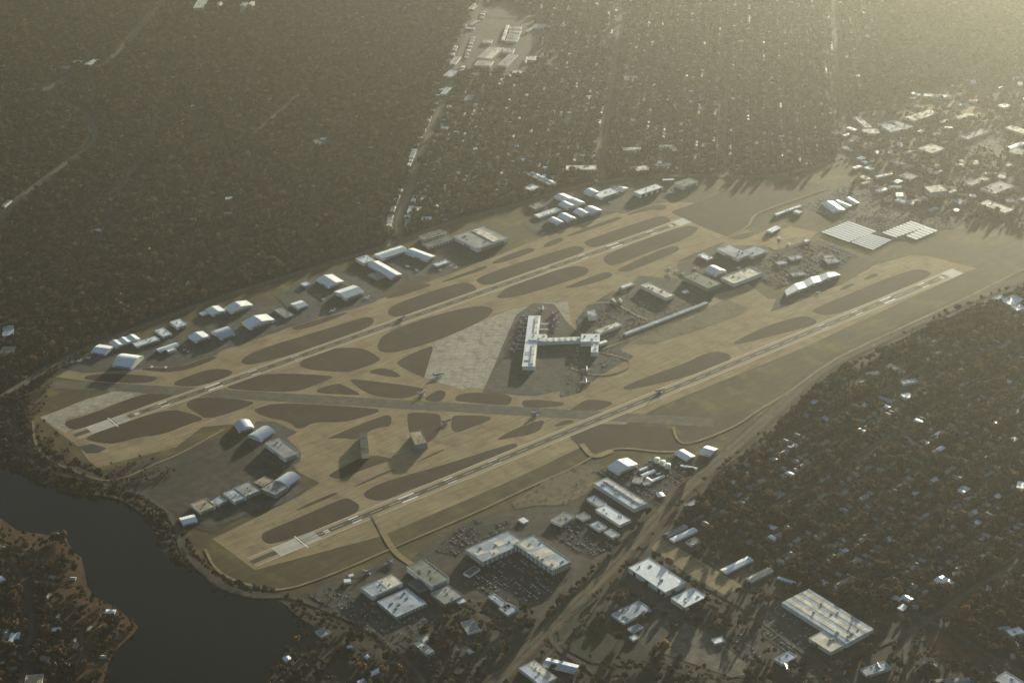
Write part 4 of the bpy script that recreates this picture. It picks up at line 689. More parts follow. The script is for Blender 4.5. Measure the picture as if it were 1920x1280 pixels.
def surf(name, c1, c2, big=0.004, fine=0.06, c3=None, rough=0.9, stretch=(1, 1, 1), fine_amt=0.35, spec=0.2, rot=0.0, joints=None):
    m, nt, b = mat_base(name, rough, spec)
    a = mix_rgb(nt, noise(nt, big, 4, 'World', (1, 1, 1)), c1, c2)
    if c3: a = mix_rgb(nt, noise(nt, big * 3.1, 4, 'World', (1.3, .8, 1), .7, .52, .68), a, c3)
    dk = mix_rgb(nt, noise(nt, fine, 3, 'World', stretch, rot), (1 - fine_amt,) * 3, (1 + fine_amt * .6,) * 3)
    a = mix_rgb(nt, 1.0, a, dk, 'MULTIPLY')
    if joints:                                            # slab joints and slabs of slightly different age
        g = nt.nodes.new('ShaderNodeNewGeometry'); mp = nt.nodes.new('ShaderNodeMapping'); mp.inputs['Rotation'].default_value = (0, 0, joints[0]); nt.links.new(g.outputs['Position'], mp.inputs[0])
        br = nt.nodes.new('ShaderNodeTexBrick'); br.offset = 0.0; br.inputs['Scale'].default_value = 1.0; br.inputs['Brick Width'].default_value = joints[1] * 1.6; br.inputs['Row Height'].default_value = joints[1]
        br.inputs['Mortar Size'].default_value = 1.1; br.inputs['Mortar Smooth'].default_value = .2
        br.inputs['Color1'].default_value = (1, 1, 1, 1); br.inputs['Color2'].default_value = (.88, .87, .85, 1); br.inputs['Mortar'].default_value = (joints[2],) * 3 + (1,)
        nt.links.new(mp.outputs[0], br.inputs['Vector']); a = mix_rgb(nt, 1.0, a, br.outputs[0], 'MULTIPLY')
    nt.links.new(a, b.inputs['Base Color']); return m
surf('ground', (.028, .023, .018), (.052, .042, .030), .009, .035, (.018, .017, .015), fine_amt=.5)
surf('airfield_grass', (.040, .027, .011), (.075, .058, .014), .0035, .05, (.120, .098, .024), fine_amt=.3, stretch=(.25, 1, 1))
surf('island_grass', (.025, .011, .005), (.035, .018, .007), .004, .06, (.046, .029, .011), fine_amt=.3, stretch=(.2, 1, 1))
surf('dry_grass', (.08, .06, .03), (.11, .085, .04), .006, .05)
surf('sun_grass', (.10, .045, .014), (.065, .032, .012), .012, .05, (.028, .020, .011))  # orange of the sunlit shore grass put into the colour
surf('green_grass', (.016, .022, .011), (.022, .026, .013), .01, .05)
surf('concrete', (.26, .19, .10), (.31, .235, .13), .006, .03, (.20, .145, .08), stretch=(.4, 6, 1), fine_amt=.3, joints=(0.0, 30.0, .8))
surf('concrete_light', (.33, .30, .24), (.40, .365, .295), .01, .05, (.24, .22, .175), stretch=(1, 3, 1), fine_amt=.28, joints=(R(41), 22.0, .72))
surf('concrete_dark', (.15, .13, .095), (.11, .10, .08), .012, .05, (.07, .07, .06))
surf('sand_pad', (.22, .13, .045), (.18, .11, .04), .02, .08)
surf('bare_earth', (.12, .09, .052), (.16, .12, .07), .012, .06, (.06, .045, .026), stretch=(1, 3, 1))
surf('asphalt', (.050, .048, .042), (.075, .070, .060), .01, .06, (.034, .033, .030))
surf('dark_asphalt', (.022, .021, .020), (.032, .030, .028), .012, .06)
surf('yard', (.040, .036, .030), (.070, .060, .046), .014, .05, (.028, .026, .023), fine_amt=.4)
surf('street', (.052, .047, .040), (.07, .064, .054), .008, .08, (.042, .039, .034), fine_amt=.2)
surf('road', (.085, .066, .046), (.115, .092, .066), .008, .08, (.060, .050, .039), fine_amt=.2)
surf('ballast', (.045, .036, .030), (.065, .052, .042), .02, .1)
surf('crosswind', (.070, .064, .052), (.095, .086, .068), .006, .04, (.13, .11, .08), fine_amt=.25, stretch=(1, 1, 1))
def plain(name, c, rough=.6, spec=.4, metal=0.0, vary=.12, scale=.15, stretch=(1, 1, 1), seams=False):
    m, nt, b = mat_base(name, rough, spec); b.inputs['Metallic'].default_value = metal
    k = mix_rgb(nt, noise(nt, scale, 4, 'Object', stretch), tuple(v * (1 - vary) for v in c), tuple(min(1, v * (1 + vary * .7)) for v in c))
    if seams:
        tc = nt.nodes.new('ShaderNodeTexCoord'); br = nt.nodes.new('ShaderNodeTexBrick'); br.inputs['Scale'].default_value = 1.0; br.inputs['Brick Width'].default_value = 26; br.inputs['Row Height'].default_value = 9
        br.inputs['Mortar Size'].default_value = .5; br.inputs['Color1'].default_value = (1.06, 1.06, 1.05, 1); br.inputs['Color2'].default_value = (.84, .84, .85, 1); br.inputs['Mortar'].default_value = (.7, .7, .7, 1)
        nt.links.new(tc.outputs['Object'], br.inputs['Vector']); k = mix_rgb(nt, 1.0, k, br.outputs[0], 'MULTIPLY')
        k = mix_rgb(nt, noise(nt, .03, 4, 'World', (1, 1, 1), .4, .56, .7), k, tuple(v * .55 for v in c))     # ponding stains
    nt.links.new(k, b.inputs['Base Color']); return m
for nm, c in dict(white=(.74, .75, .77), blue=(.44, .49, .57), tan=(.50, .43, .32)).items():
    plain('metal_' + nm, c, .45, .5, 0, .16, .12, (6, .6, 1))
plain('metal_gloss', (.80, .78, .72), .22, .5, 1.0, .05)
for nm, c in dict(grey=(.32, .315, .30), blue=(.40, .44, .50), cream=(.72, .65, .52), tan=(.40, .31, .18), dark=(.10, .098, .085), black=(.035, .035, .032), green=(.20, .21, .175)).items():
    plain('membrane_' + nm, c, .85, .3, 0, .26, .05, (1, 1, 1), seams=True)
for nm, c in dict(white=(.62, .61, .58), grey=(.24, .235, .225), dark=(.06, .06, .06)).items(): plain('wall_' + nm, c, .7, .3, 0, .1, .1)
plain('wall_sun_gold', (.80, .68, .40), .5, .5, 0, .05); plain('door', (.22, .24, .26), .5, .4, 0, .2, .3); plain('glass', (.03, .035, .04), .08, .6, 0, .1)  # gold wall: low sunlight on the hangar put into its base colour
plain('roof_unit', (.20, .20, .20), .6, .4); plain('mark', (.72, .71, .67), .7, .3, 0, .15, .05)
plain('slab', (.46, .43, .37), .85, .2, 0, .15, .03); plain('paint_white', (.80, .80, .80), .3, .5, 0, .03)
plain('wing_grey', (.30, .31, .34), .6, .3); plain('paint_blue', (.045, .05, .19), .5, .3, 0, .05); plain('paint_red', (.45, .09, .04), .5, .3); plain('steel', (.3, .3, .31), .45, .5, .3)
plain('tank', (.78, .77, .72), .5, .4, 0, .06); plain('court', (.10, .16, .10), .9)
for nm, c in dict(white=(.75, .75, .75), silver=(.42, .43, .45), black=(.02, .02, .022), red=(.22, .03, .03), blue=(.05, .08, .18), tan=(.32, .27, .2)).items():
    plain('car_' + nm, c, .18, .6, .1, .03)
for nm, c in dict(grey=(.20, .19, .18), tan=(.30, .24, .18), pale=(.32, .315, .31), brown=(.14, .095, .07)).items(): plain('shingle_' + nm, c, .8, .3, 0, .2, .3)
plain('house_wall', (.34, .29, .24), .8); plain('bark', (.06, .048, .036), .9)
def runway_mat():
    m, nt, b = mat_base('runway', .85, .25)
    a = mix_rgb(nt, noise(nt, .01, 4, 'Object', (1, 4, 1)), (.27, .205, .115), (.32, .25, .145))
    tc = nt.nodes.new('ShaderNodeTexCoord'); s = nt.nodes.new('ShaderNodeSeparateXYZ'); nt.links.new(tc.outputs['Object'], s.inputs[0])
    ab = nt.nodes.new('ShaderNodeMath'); ab.operation = 'ABSOLUTE'; nt.links.new(s.outputs['Y'], ab.inputs[0])
    r = nt.nodes.new('ShaderNodeMapRange'); r.inputs[1].default_value = 11.5; r.inputs[2].default_value = 8.5; r.inputs[3].default_value = 0; r.inputs[4].default_value = 1
    nt.links.new(ab.outputs[0], r.inputs[0])
    mu = nt.nodes.new('ShaderNodeMath'); mu.operation = 'MULTIPLY'; nt.links.new(r.outputs[0], mu.inputs[0])
    nt.links.new(noise(nt, .006, 3, 'Object', (1, 2, 1), 0, .12, .42), mu.inputs[1])
    a = mix_rgb(nt, mu.outputs[0], a, (.036, .030, .024))          # rubber laid down along the centre
    nt.links.new(a, b.inputs['Base Color'])
runway_mat()
def foliage(name, cols):
    m, nt, b = mat_base(name, .9, .15)
    oi = nt.nodes.new('ShaderNodeObjectInfo'); cr = nt.nodes.new('ShaderNodeValToRGB'); e = cr.color_ramp.elements
    while len(e) < len(cols): e.new(.5)
    for i, c in enumerate(cols): e[i].position = i / (len(cols) - 1); e[i].color = (*c, 1)
    ns = nt.nodes.new('ShaderNodeTexNoise'); ns.inputs['Scale'].default_value = .008; ns.inputs['Detail'].default_value = 3
    nt.links.new(oi.outputs['Location'], ns.inputs['Vector'])
    ad = nt.nodes.new('ShaderNodeMath'); ad.operation = 'MULTIPLY_ADD'; ad.inputs[1].default_value = .5; nt.links.new(oi.outputs['Random'], ad.inputs[0])
    sb = nt.nodes.new('ShaderNodeMapRange'); sb.inputs[1].default_value = .3; sb.inputs[2].default_value = .7; sb.inputs[3].default_value = 0; sb.inputs[4].default_value = .5
    nt.links.new(ns.outputs[0], sb.inputs[0]); nt.links.new(sb.outputs[0], ad.inputs[2]); nt.links.new(ad.outputs[0], cr.inputs[0])
    n2 = nt.nodes.new('ShaderNodeTexNoise'); n2.inputs['Scale'].default_value = .032; n2.inputs['Detail'].default_value = 2
    nt.links.new(oi.outputs['Location'], n2.inputs['Vector']); r2 = nt.nodes.new('ShaderNodeMapRange'); r2.inputs[1].default_value = .36; r2.inputs[2].default_value = .66; r2.inputs[3].default_value = .45; r2.inputs[4].default_value = 1.9
    nt.links.new(n2.outputs[0], r2.inputs[0]); cb = nt.nodes.new('ShaderNodeCombineColor')
    for i_ in range(3): nt.links.new(r2.outputs[0], cb.inputs[i_])
    cl = mix_rgb(nt, 1.0, cr.outputs[0], cb.outputs[0], 'MULTIPLY')           # species and leaf-fall differ from grove to grove
    nt.links.new(cl, b.inputs['Base Color'])
    tl = nt.nodes.new('ShaderNodeBsdfTranslucent'); nt.links.new(cl, tl.inputs[0]); mx = nt.nodes.new('ShaderNodeMixShader'); mx.inputs[0].default_value = .35
    nt.links.new(b.outputs[0], mx.inputs[1]); nt.links.new(tl.outputs[0], mx.inputs[2]); nt.links.new(mx.outputs[0], nt.nodes['Material Output'].inputs['Surface'])
foliage('foliage', [(.012, .016, .012), (.046, .040, .030), (.066, .036, .026), (.026, .032, .023), (.014, .014, .014), (.12, .070, .032), (.028, .024, .023), (.058, .058, .032), (.014, .014, .015), (.080, .056, .046), (.022, .028, .021)])
m, nt, b = mat_base('water', .12, .25); b.inputs['Base Color'].default_value = (.004, .004, .004, 1); b.inputs['IOR'].default_value = 1.33
_n = nt.nodes.new('ShaderNodeTexNoise'); _n.inputs['Scale'].default_value = .25; _n.inputs['Detail'].default_value = 4
_g = nt.nodes.new('ShaderNodeNewGeometry'); nt.links.new(_g.outputs['Position'], _n.inputs['Vector'])
_b = nt.nodes.new('ShaderNodeBump'); _b.inputs['Strength'].default_value = .25; _b.inputs['Distance'].default_value = .4
nt.links.new(_n.outputs[0], _b.inputs['Height']); nt.links.new(_b.outputs[0], b.inputs['Normal'])

# ------------------------------------------------------------------ ground, lake, airfield
GX0, GX1, GY0, GY1 = -14000, 14000, -14000, 14000
sheet('ground', [(GX0, GY0), (GX1, GY0), (GX1, GY1), (GX0, GY1)], 0.0, 'ground')
lake_s = chaikin(LAKE, 2)
sheet('lake', lake_s, 0.08, 'water')
sheet('airfield', AIRFIELD, 0.15, 'airfield_grass')
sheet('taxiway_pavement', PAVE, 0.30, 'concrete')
for q in ISLANDS: sheet('grass_island', chaikin(q, 2), 0.40, 'island_grass')
cross = CROSS
d = Vector(cross[1]) - Vector(cross[0]); d.normalize()
strip_mesh('crosswind_runway', [cross[0], cross[1], (cross[1][0] + d.x * 430, cross[1][1] + d.y * 430)], 52, 0.43, 'crosswind')
def runway(A, B, disp0, disp1):
    L = B[0] - A[0]; c = ((A[0] + B[0]) / 2, A[1])
    me = mesh('runway', [(-L / 2, -25, 0), (L / 2, -25, 0), (L / 2, 25, 0), (-L / 2, 25, 0)], [(0, 1, 2, 3)], 'runway')
    o = link('runway', me, None, (c[0], c[1], .47)); o['kind'] = 'structure'
    def mk(name, x0, x1, y0, y1, mat='mark', z=.04): return link(name, mesh(name, [(x0, y0, z), (x1, y0, z), (x1, y1, z), (x0, y1, z)], [(0, 1, 2, 3)], mat), o)
    for s, dsp in ((-1, disp0), (1, disp1)):
        e = s * L / 2 - s * dsp
        for y0 in (-14.5, 7.5):
            mk('aiming_point_mark', *sorted((e - s * 311, e - s * 361)), y0, y0 + 7)
            mk('touchdown_mark', *sorted((e - s * 152, e - s * 182)), y0 + 1, y0 + 6)
            mk('touchdown_mark', *sorted((e - s * 460, e - s * 490)), y0 + 1.5, y0 + 5)
            mk('touchdown_mark', *sorted((e - s * 612, e - s * 642)), y0 + 2, y0 + 4.5)
        for k in range(8):
            y = -19 + k * 5.0
            mk('threshold_bar', *sorted((e - s * 6, e - s * 50)), y, y + 1.7)
        for y in (-7, 2): mk('runway_number', *sorted((e - s * 70, e - s * 86)), y, y + 5)
        sl = (e + s * 75, e + s * 5) if dsp > 20 else (e - s * 5, e - s * -55)
        mk('concrete_slab', *sorted(sl if dsp > 20 else (e, e - s * 58)), -25, 25, 'slab', .02)
    if disp0 > 20: mk('threshold_line', -L / 2 + disp0 - 1.5, -L / 2 + disp0 + 2.5, -34, 34, 'mark', .05)
    x = -L / 2 + 120
    while x < L / 2 - 110: mk('centre_dash', x, x + 37, -.6, .6, z=.03); x += 61
    for y in (-23.5, 22.3): mk('edge_line', -L / 2 + 5, L / 2 - 5, y, y + 1.2, z=.03)
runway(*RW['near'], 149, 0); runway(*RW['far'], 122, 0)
for i, (n, mt, q) in enumerate(SHEETS): sheet(n, q, .50 + .012 * i, mt)
for i, (n, wd, mt, q) in enumerate(ROADS): strip_mesh(n, chaikin(q, 2, False), wd, 1.2 + .015 * i, mt)
# lanes of the boulevard: a grassy median between two carriageways and light kerb edges
bq = chaikin(ROADS[0][3], 2, False)
strip_mesh('boulevard_median', bq, 5, 1.75, 'airfield_grass')
strip_mesh('boulevard_verge', bq, 9, 1.10, 'airfield_grass', None, 24); strip_mesh('boulevard_verge', bq, 6, 1.10, 'sun_grass', None, -21)
# light concrete threads around the parking of the field: taxiway slab edges near the lake end
sheet('holding_pad', [tuple(v) for v in PADS[0]], .46, 'concrete_light'); sheet('blast_pad', [tuple(v) for v in PADS[1]], .49, 'dark_asphalt')

# ------------------------------------------------------------------ buildings
def gable_parts(root, L, W, h, ridge, rm, wm, rise, pieces=1, x_off=0.0):
    """walls with gabled ends and separate roof slopes; ridge 'L' runs along x, 'W' along y"""
    a, b = (L, W) if ridge == 'L' else (W, L)          # a along ridge, b across
    def tr(u, v, z): return (u + x_off, v, z) if ridge == 'L' else (v, -u, z)
    step = b / pieces
    for k in range(pieces):
        v0 = -b / 2 + k * step; v1 = v0 + step; vm = (v0 + v1) / 2; e = .5 if pieces == 1 else 0
        V = []; 
        for u in (-a / 2, a / 2): V += [tr(u, v0, -.3), tr(u, v1, -.3), tr(u, v1, h), tr(u, vm, h + rise), tr(u, v0, h)]
        F = [(0, 4, 3, 2, 1), (5, 6, 7, 8, 9), (0, 5, 9, 4), (1, 2, 7, 6), (0, 1, 6, 5)]
        link('wall', mesh('wall', V, F, wm), root)
        sl = rise / (step / 2)
        for s, va in ((-1, v0 - e), (1, v1 + e)):
            za = h - e * sl + .05; zm = h + rise + .05
            V = []
            for u in (-a / 2 - .6, a / 2 + .6): V += [tr(u, va, za), tr(u, vm, zm), tr(u, vm, zm + .35), tr(u, va, za + .35)]
            F = [(0, 1, 2, 3), (7, 6, 5, 4), (0, 4, 5, 1), (1, 5, 6, 2), (2, 6, 7, 3), (3, 7, 4, 0)]
            link('roof_slope', mesh('roof_slope', V, F, rm), root)
def arch_parts(root, L, W, h, ridge, rm, wm, rise):
    a, b = (L, W) if ridge == 'L' else (W, L)
    def tr(u, v, z): return (u, v, z) if ridge == 'L' else (v, -u, z)
    n = 12; prof = [(-b / 2 + b * i / n, h - rise * .55 + rise * 1.3 * math.sin(math.pi * i / n)) for i in range(n + 1)]
    V = []; F = []
    for u in (-a / 2, a / 2):
        V += [tr(u, -b / 2, -.3)] + [tr(u, v, z) for v, z in prof] + [tr(u, b / 2, -.3)]
    m = n + 3
    F = [tuple(range(m)), tuple(range(2 * m - 1, m - 1, -1)), (0, m, m + 1, 1), (m - 2, 2 * m - 2, 2 * m - 1, m - 1)]
    link('wall', mesh('wall', V, F, wm), root)
    V = []; F = []
    for i, (v, z) in enumerate(prof): V += [tr(-a / 2 - .5, v, z + .1), tr(a / 2 + .5, v, z + .1), tr(-a / 2 - .5, v, z + .45), tr(a / 2 + .5, v, z + .45)]
    for i in range(n):
        o = 4 * i; F += [(o + 2, o + 3, o + 7, o + 6), (o, o + 4, o + 5, o + 1), (o, o + 2, o + 6, o + 4), (o + 1, o + 5, o + 7, o + 3)]
    F += [(0, 1, 3, 2), (4 * n, 4 * n + 2, 4 * n + 3, 4 * n + 1)]
    link('roof', mesh('roof', V, F, rm), root)
def short(lab, n=9):
    w = lab.split()[:n]
    while w and w[-1] in ('a', 'the', 'of', 'with', 'and', 'by', 'in', 'on', 'at', 'its', 'to', 'beside', 'from', 'between', 'two', 'near', 'one', 'behind', 'beyond', 'along', 'cream', 'right', 'dark', 'big', 'small', 'below', 'that', 'where', 'for', 'white', 'long', 'low', 'huge', 'into', 'across', 'facing', 'golden', 'glinting', 'sunlit', 'pale', 'glaring', 'deep', 'wide', 'very'): w.pop()
    return ' '.join(w)
LM = [(b_[1], b_[2], b_[11]) for b_ in BUILDINGS if b_[11]]
LMX = np.array([q[0] for q in LM]); LMY = np.array([q[1] for q in LM])
def landmark(x, y): return short(LM[int(np.argmin((LMX - x) ** 2 + (LMY - y) ** 2))][2])
root = None
FOOT = []
rb = random.Random(3)
for nm, cx, cy, L, W, ang, h, roof, rm, wm, cat, lab, k in BUILDINGS:
    FOOT.append((cx, cy, L, W, R(ang)))
    if k.get('join'):
        # a wing of the building before it: offset and turn relative to that building's root
        loc = root.matrix_basis.inverted() @ Vector((cx, cy, .3)); frame = thing('wing_frame', None, None, (0, 0, 0))
        Tm = Matrix.Translation(loc) @ Matrix.Rotation(R(ang) - root.rotation_euler.z, 4, 'Z'); before = set(root.children)
    else:
        root = thing(nm, lab, cat, (cx, cy, .3), R(ang), k.get('group')); Tm = None; before = set()
    rt = root
    if roof == 'flat':
        box('wall', -L / 2, L / 2, -W / 2, W / 2, -.3, h - .45, wm, rt)
        if not k.get('bands'):
            box('roof', -L / 2 - .25, L / 2 + .25, -W / 2 - .25, W / 2 + .25, h - .43, h, rm, rt)
        else:
            nb = k['bands']
            for i in range(nb):
                y0 = -L / 2 + L * i / nb; y1 = -L / 2 + L * (i + 1) / nb
                box('roof_panel', y0, y1 - .02, -W / 2, W / 2, h - .43, h + (.35 if i % 2 else 0), 'membrane_cream' if i % 2 else 'membrane_blue', rt)
        if L > 18 and W > 14 and not k.get('bands') and rm != 'membrane_black':
            for a in ((-L / 2 - .3, L / 2 + .3, -W / 2 - .3, -W / 2 + .5), (-L / 2 - .3, L / 2 + .3, W / 2 - .5, W / 2 + .3), (-L / 2 - .3, -L / 2 + .5, -W / 2 + .52, W / 2 - .52), (L / 2 - .5, L / 2 + .3, -W / 2 + .52, W / 2 - .52)):
                box('parapet', *a, h - .5, h + (1.6 if k.get('rim') else .7), wm, rt)
    elif roof == 'gableL': gable_parts(rt, L, W, h * .78, 'L', rm, wm, W / 2 * .19)
    elif roof == 'gableW': gable_parts(rt, L, W, h * .78, 'W', rm, wm, L / 2 * .19)
    elif roof == 'gableW3': gable_parts(rt, L, W, h * .8, 'W', rm, wm, L / 6 * .24, 3)
    elif roof == 'archL': arch_parts(rt, L, W, h, 'L', rm, wm, W * .13)
    elif roof == 'archW': arch_parts(rt, L, W, h, 'W', rm, wm, L * .13)
    hw = h * .78 if roof != 'flat' else h - .5
    if cat == 'hangar' and not k.get('doors') and L > 20:
        box('hangar_door', -L * .36, L * .36, -W / 2 - .35, -W / 2 + .1, -.2, hw * .72, 'door', rt)
        if W > 60: box('side_door', -L / 2 - .35, -L / 2 + .1, -W * .22, W * .05, -.2, hw * .6, 'door', rt)
    for i in range(k.get('doors', 0)):
        n = k['doors']; x = -L / 2 + L * (i + .5) / n
        if W > L * 1.3:
            y = -W / 2 + W * (i + .5) / n; box('loading_door', -L / 2 - .3, -L / 2 + .1, y - 5, y + 5, -.2, hw * .8, 'glass', rt)
        else: box('loading_door', x - L / n * .3, x + L / n * .3, -W / 2 - .3, -W / 2 + .1, -.2, hw * .8, 'glass', rt)
    if k.get('windows'):
        n = k['windows']; fl = max(2, int(h // 4.5))
        for side in (0, 1):
            S = L if side == 0 else W
            for f_ in range(fl):
                z0 = 1.2 + (h - 1.5) * f_ / fl; z1 = z0 + (h - 1.5) / fl * .55
                for i in range(n):
                    u0 = -S / 2 + S * (i + .14) / n; u1 = -S / 2 + S * (i + .86) / n
                    if side == 0: box('window', u0, u1, -W / 2 - .12, -W / 2 + .1, z0, z1, 'glass', rt)
                    else: box('window', -L / 2 - .12, -L / 2 + .1, u0, u1, z0, z1, 'glass', rt)
    if k.get('strip'):
        if L > W: box('raised_roof', -L * .44, L * .44, -W * .07, W * .07, h - .1, h + 2.2, 'membrane_cream', rt)
        else: box('raised_roof', L * .06, L * .30, -W * .46, W * .44, h - .1, h + 1.8, 'membrane_cream', rt)
    for i in range(k.get('patch', 0)):
        n = k['patch']
        if L > W:
            x0 = -L / 2 + L * (i + .12) / n; x1 = -L / 2 + L * (i + .85) / n; y0 = -W * (.42 if i % 2 else .1); y1 = y0 + W * .3
        else:
            y0 = -W / 2 + W * (i + .08) / n; y1 = -W / 2 + W * (i + .8) / n; x0 = -L * .42; x1 = x0 + L * (.42 if i != 1 else .75)
        if n == 1: x0, x1, y0, y1 = L * .02, L * .48, -W * .46, W * .47
        box('roof_panel', x0, x1, y0, y1, h - .1, h + .35, 'membrane_cream', rt)
    for i in range(k.get('units', 0)):
        x = rb.uniform(-.38, .38) * L; y = rb.uniform(-.42, .42) * W; a = rb.uniform(1.5, 3.2); c = rb.uniform(1.5, 4)
        box('rooftop_unit', x - a, x + a, y - c, y + c, h - .2, h + rb.uniform(1.6, 3.0), 'roof_unit', rt)
    if roof == 'flat' and L * W > 900 and not k.get('units') and cat != 'walkway':
        for i in range(2 + int(L * W / 1800)): 
            x = rb.uniform(-.3, .3) * L; y = rb.uniform(-.35, .35) * W
            box('rooftop_unit', x - 1.5, x + 1.5, y - 2, y + 2, h - .2, h + 1.7, 'roof_unit', rt)
    mine = [c_ for c_ in root.children if c_ not in before]
    wp = next((c_ for c_ in mine if c_.name.split('.')[0] == 'wall'), None); rp = next((c_ for c_ in mine if c_.name.split('.')[0] in ('roof', 'roof_slope')), None)
    for c_ in mine:
        nb_ = c_.name.split('.')[0]
        if nb_ in ('window', 'hangar_door', 'side_door', 'loading_door') and wp: c_.parent = wp
        elif nb_ in ('rooftop_unit', 'parapet', 'raised_roof', 'roof_panel') and rp and not k.get('bands'): c_.parent = rp
    if Tm is not None:
        for c_ in set(root.children) - before: c_.matrix_basis = Tm @ c_.matrix_basis
        bpy.data.objects.remove(frame)

def small_block(name, lab, cat, group, x, y, L, W, a, h, rm, wm='wall_white'):
    t = thing(name, lab, cat, (x, y, .1), a, group); FOOT.append((x, y, L, W, a))
    box('wall', -L / 2, L / 2, -W / 2, W / 2, -.3, h - .4, wm, t); box('roof', -L / 2 - .3, L / 2 + .3, -W / 2 - .3, W / 2 + .3, h - .38, h, rm, t)
    box('canopy', -L * .4, L * .4, -W / 2 - 2.2, -W / 2 + .1, 2.8, 3.2, 'door', t); box('rooftop_unit', -1.5, 1.5, -1, 2, h - .1, h + 1.4, 'roof_unit', t)
rs = random.Random(21); RC = dict(membrane_grey='grey', membrane_cream='cream', membrane_blue='slate', metal_white='white', membrane_tan='tan')
def clear(x, y, r):
    for cx, cy, L, W, a in FOOT:
        if math.hypot(x - cx, y - cy) < r + .5 * math.hypot(L, W): return False
    return True
av = chaikin(ROADS[3][3], 2, False)
for (x0, y0), (x1, y1) in zip(av[6:-1], av[7:]):
    L = math.hypot(x1 - x0, y1 - y0); a = math.atan2(y1 - y0, x1 - x0); d_ = 0
    while d_ < L:
        for s_ in (-1, 1):
            wd = rs.uniform(12, 20); ln = rs.uniform(14, 34); off = s_ * (24 + wd / 2); f_ = d_ / L
            x = x0 + (x1 - x0) * f_ - math.sin(a) * off; y = y0 + (y1 - y0) * f_ + math.cos(a) * off
            rm_ = rs.choice(['membrane_grey', 'membrane_cream', 'membrane_blue', 'metal_white'])
            if rs.random() < .6 and clear(x, y, 12): small_block('shop', 'small %s-roofed shop on the %s side of the avenue by the %s' % (RC[rm_], 'houses' if s_ < 0 else 'woods', short(landmark(x, y), 4)), 'shop', '%s-roofed shops on the %s side of the avenue by the %s' % (RC[rm_], 'houses' if s_ < 0 else 'woods', short(landmark(x, y), 4)), x, y, ln, wd, a + (math.pi if s_ > 0 else 0), rs.uniform(5, 7), rm_)
        d_ += rs.uniform(34, 52)
q = IND[0]; qx = [v[0] for v in q]; qy = [v[1] for v in q]; cnt = 0
for _ in range(900):
    x, y = rs.uniform(min(qx), max(qx)), rs.uniform(min(qy), max(qy)); 
    if cnt < 70 and inside(q, np.array([x]), np.array([y]))[0] and not inside(AIRFIELD, np.array([x]), np.array([y]))[0] and clear(x, y, 20):
        cnt += 1; rm_ = rs.choice(['membrane_grey', 'membrane_cream', 'membrane_blue', 'metal_white', 'membrane_tan']); lm_ = landmark(x, y); small_block('workshop', 'small %s-roofed workshop closest to the %s' % (RC[rm_], lm_), 'workshop', '%s-roofed workshops by the %s' % (RC[rm_], lm_), x, y, rs.uniform(16, 48), rs.uniform(12, 26), R(rs.choice([0, 0, 90, 46, -44])), rs.uniform(5, 8), rm_)

# terminal: one building of several wings
tr_ = thing('terminal', 'T-shaped white terminal with a long concourse and a boxy hall', 'terminal', (0, 0, .5))
def tpart(name, spec, rm='metal_white', wall='wall_white', extra=None):
    cx, cy, L, W, ang, h = spec; Tm = Matrix.Translation((cx, cy, 0)) @ Matrix.Rotation(R(ang), 4, 'Z'); FOOT.append((cx, cy, L, W, R(ang)))
    out = [box(name, -L / 2, L / 2, -W / 2, W / 2, -.4, h - .5, wall), box(name + '_roof', -L / 2 - .4, L / 2 + .4, -W / 2 - .4, W / 2 + .4, h - .48, h, rm)]
    if extra: out += extra(L, W, h)
    for o in out: o.parent = tr_; o.matrix_basis = Tm @ o.matrix_basis
def conc(L, W, h):
    r = []
    for y0, y1 in ((-.46, -.30), (-.28, -.09), (.12, .34), (.36, .47)):
        r.append(box('clerestory', L * .12, L * .36, W * y0, W * y1, h - .1, h + 2.6, 'membrane_cream'))
    for y0, y1 in ((-.42, -.38), (-.30, -.22)): r.append(box('roof_panel', -L * .40, -L * .05, W * y0, W * y1, h - .1, h + .35, 'paint_blue' if y0 < -.4 else 'membrane_blue'))
    n = 22
    for i in range(n):
        y = -W / 2 + W * (i + .5) / n
        for s in (-1, 1): r.append(box('window', s * L / 2 - .2, s * L / 2 + .2, y - W / n * .38, y + W / n * .38, 5, 10, 'glass'))
    for i in range(7): 
        y = -W * .12 + i * W * .085
        r.append(box('jet_bridge', -L / 2 - 26, -L / 2 + .2, y - 1.8, y + 1.8, 3.5, 7, 'wall_grey'))
    for i in range(3):
        y = W * .16 + i * W * .11
        r.append(box('jet_bridge', L / 2 - .2, L / 2 + 26, y - 1.8, y + 1.8, 3.5, 7, 'wall_white'))
    return r
def unitsf(L, W, h): return [box('rooftop_unit', L * a - 3, L * a + 3, W * b_ - 2.5, W * b_ + 2.5, h - .1, h + 2.2, 'roof_unit') for a, b_ in ((-.3, .2), (.1, -.2), (.32, .25))]
tpart('concourse', TERMINAL['concourse'], 'metal_white', 'wall_white', conc); tpart('hub', TERMINAL['hub'], extra=unitsf)
tpart('link', TERMINAL['link'], extra=lambda L, W, h: [box('skylight', L * (i / 6 - .42), L * (i / 6 - .36), -W * .4, W * .4, h - .1, h + 1.2, 'membrane_cream') for i in range(6)])
tpart('hall', TERMINAL['hall'], extra=unitsf); tpart('wing', TERMINAL['wing'], extra=unitsf); tpart('annex', TERMINAL['annex'])

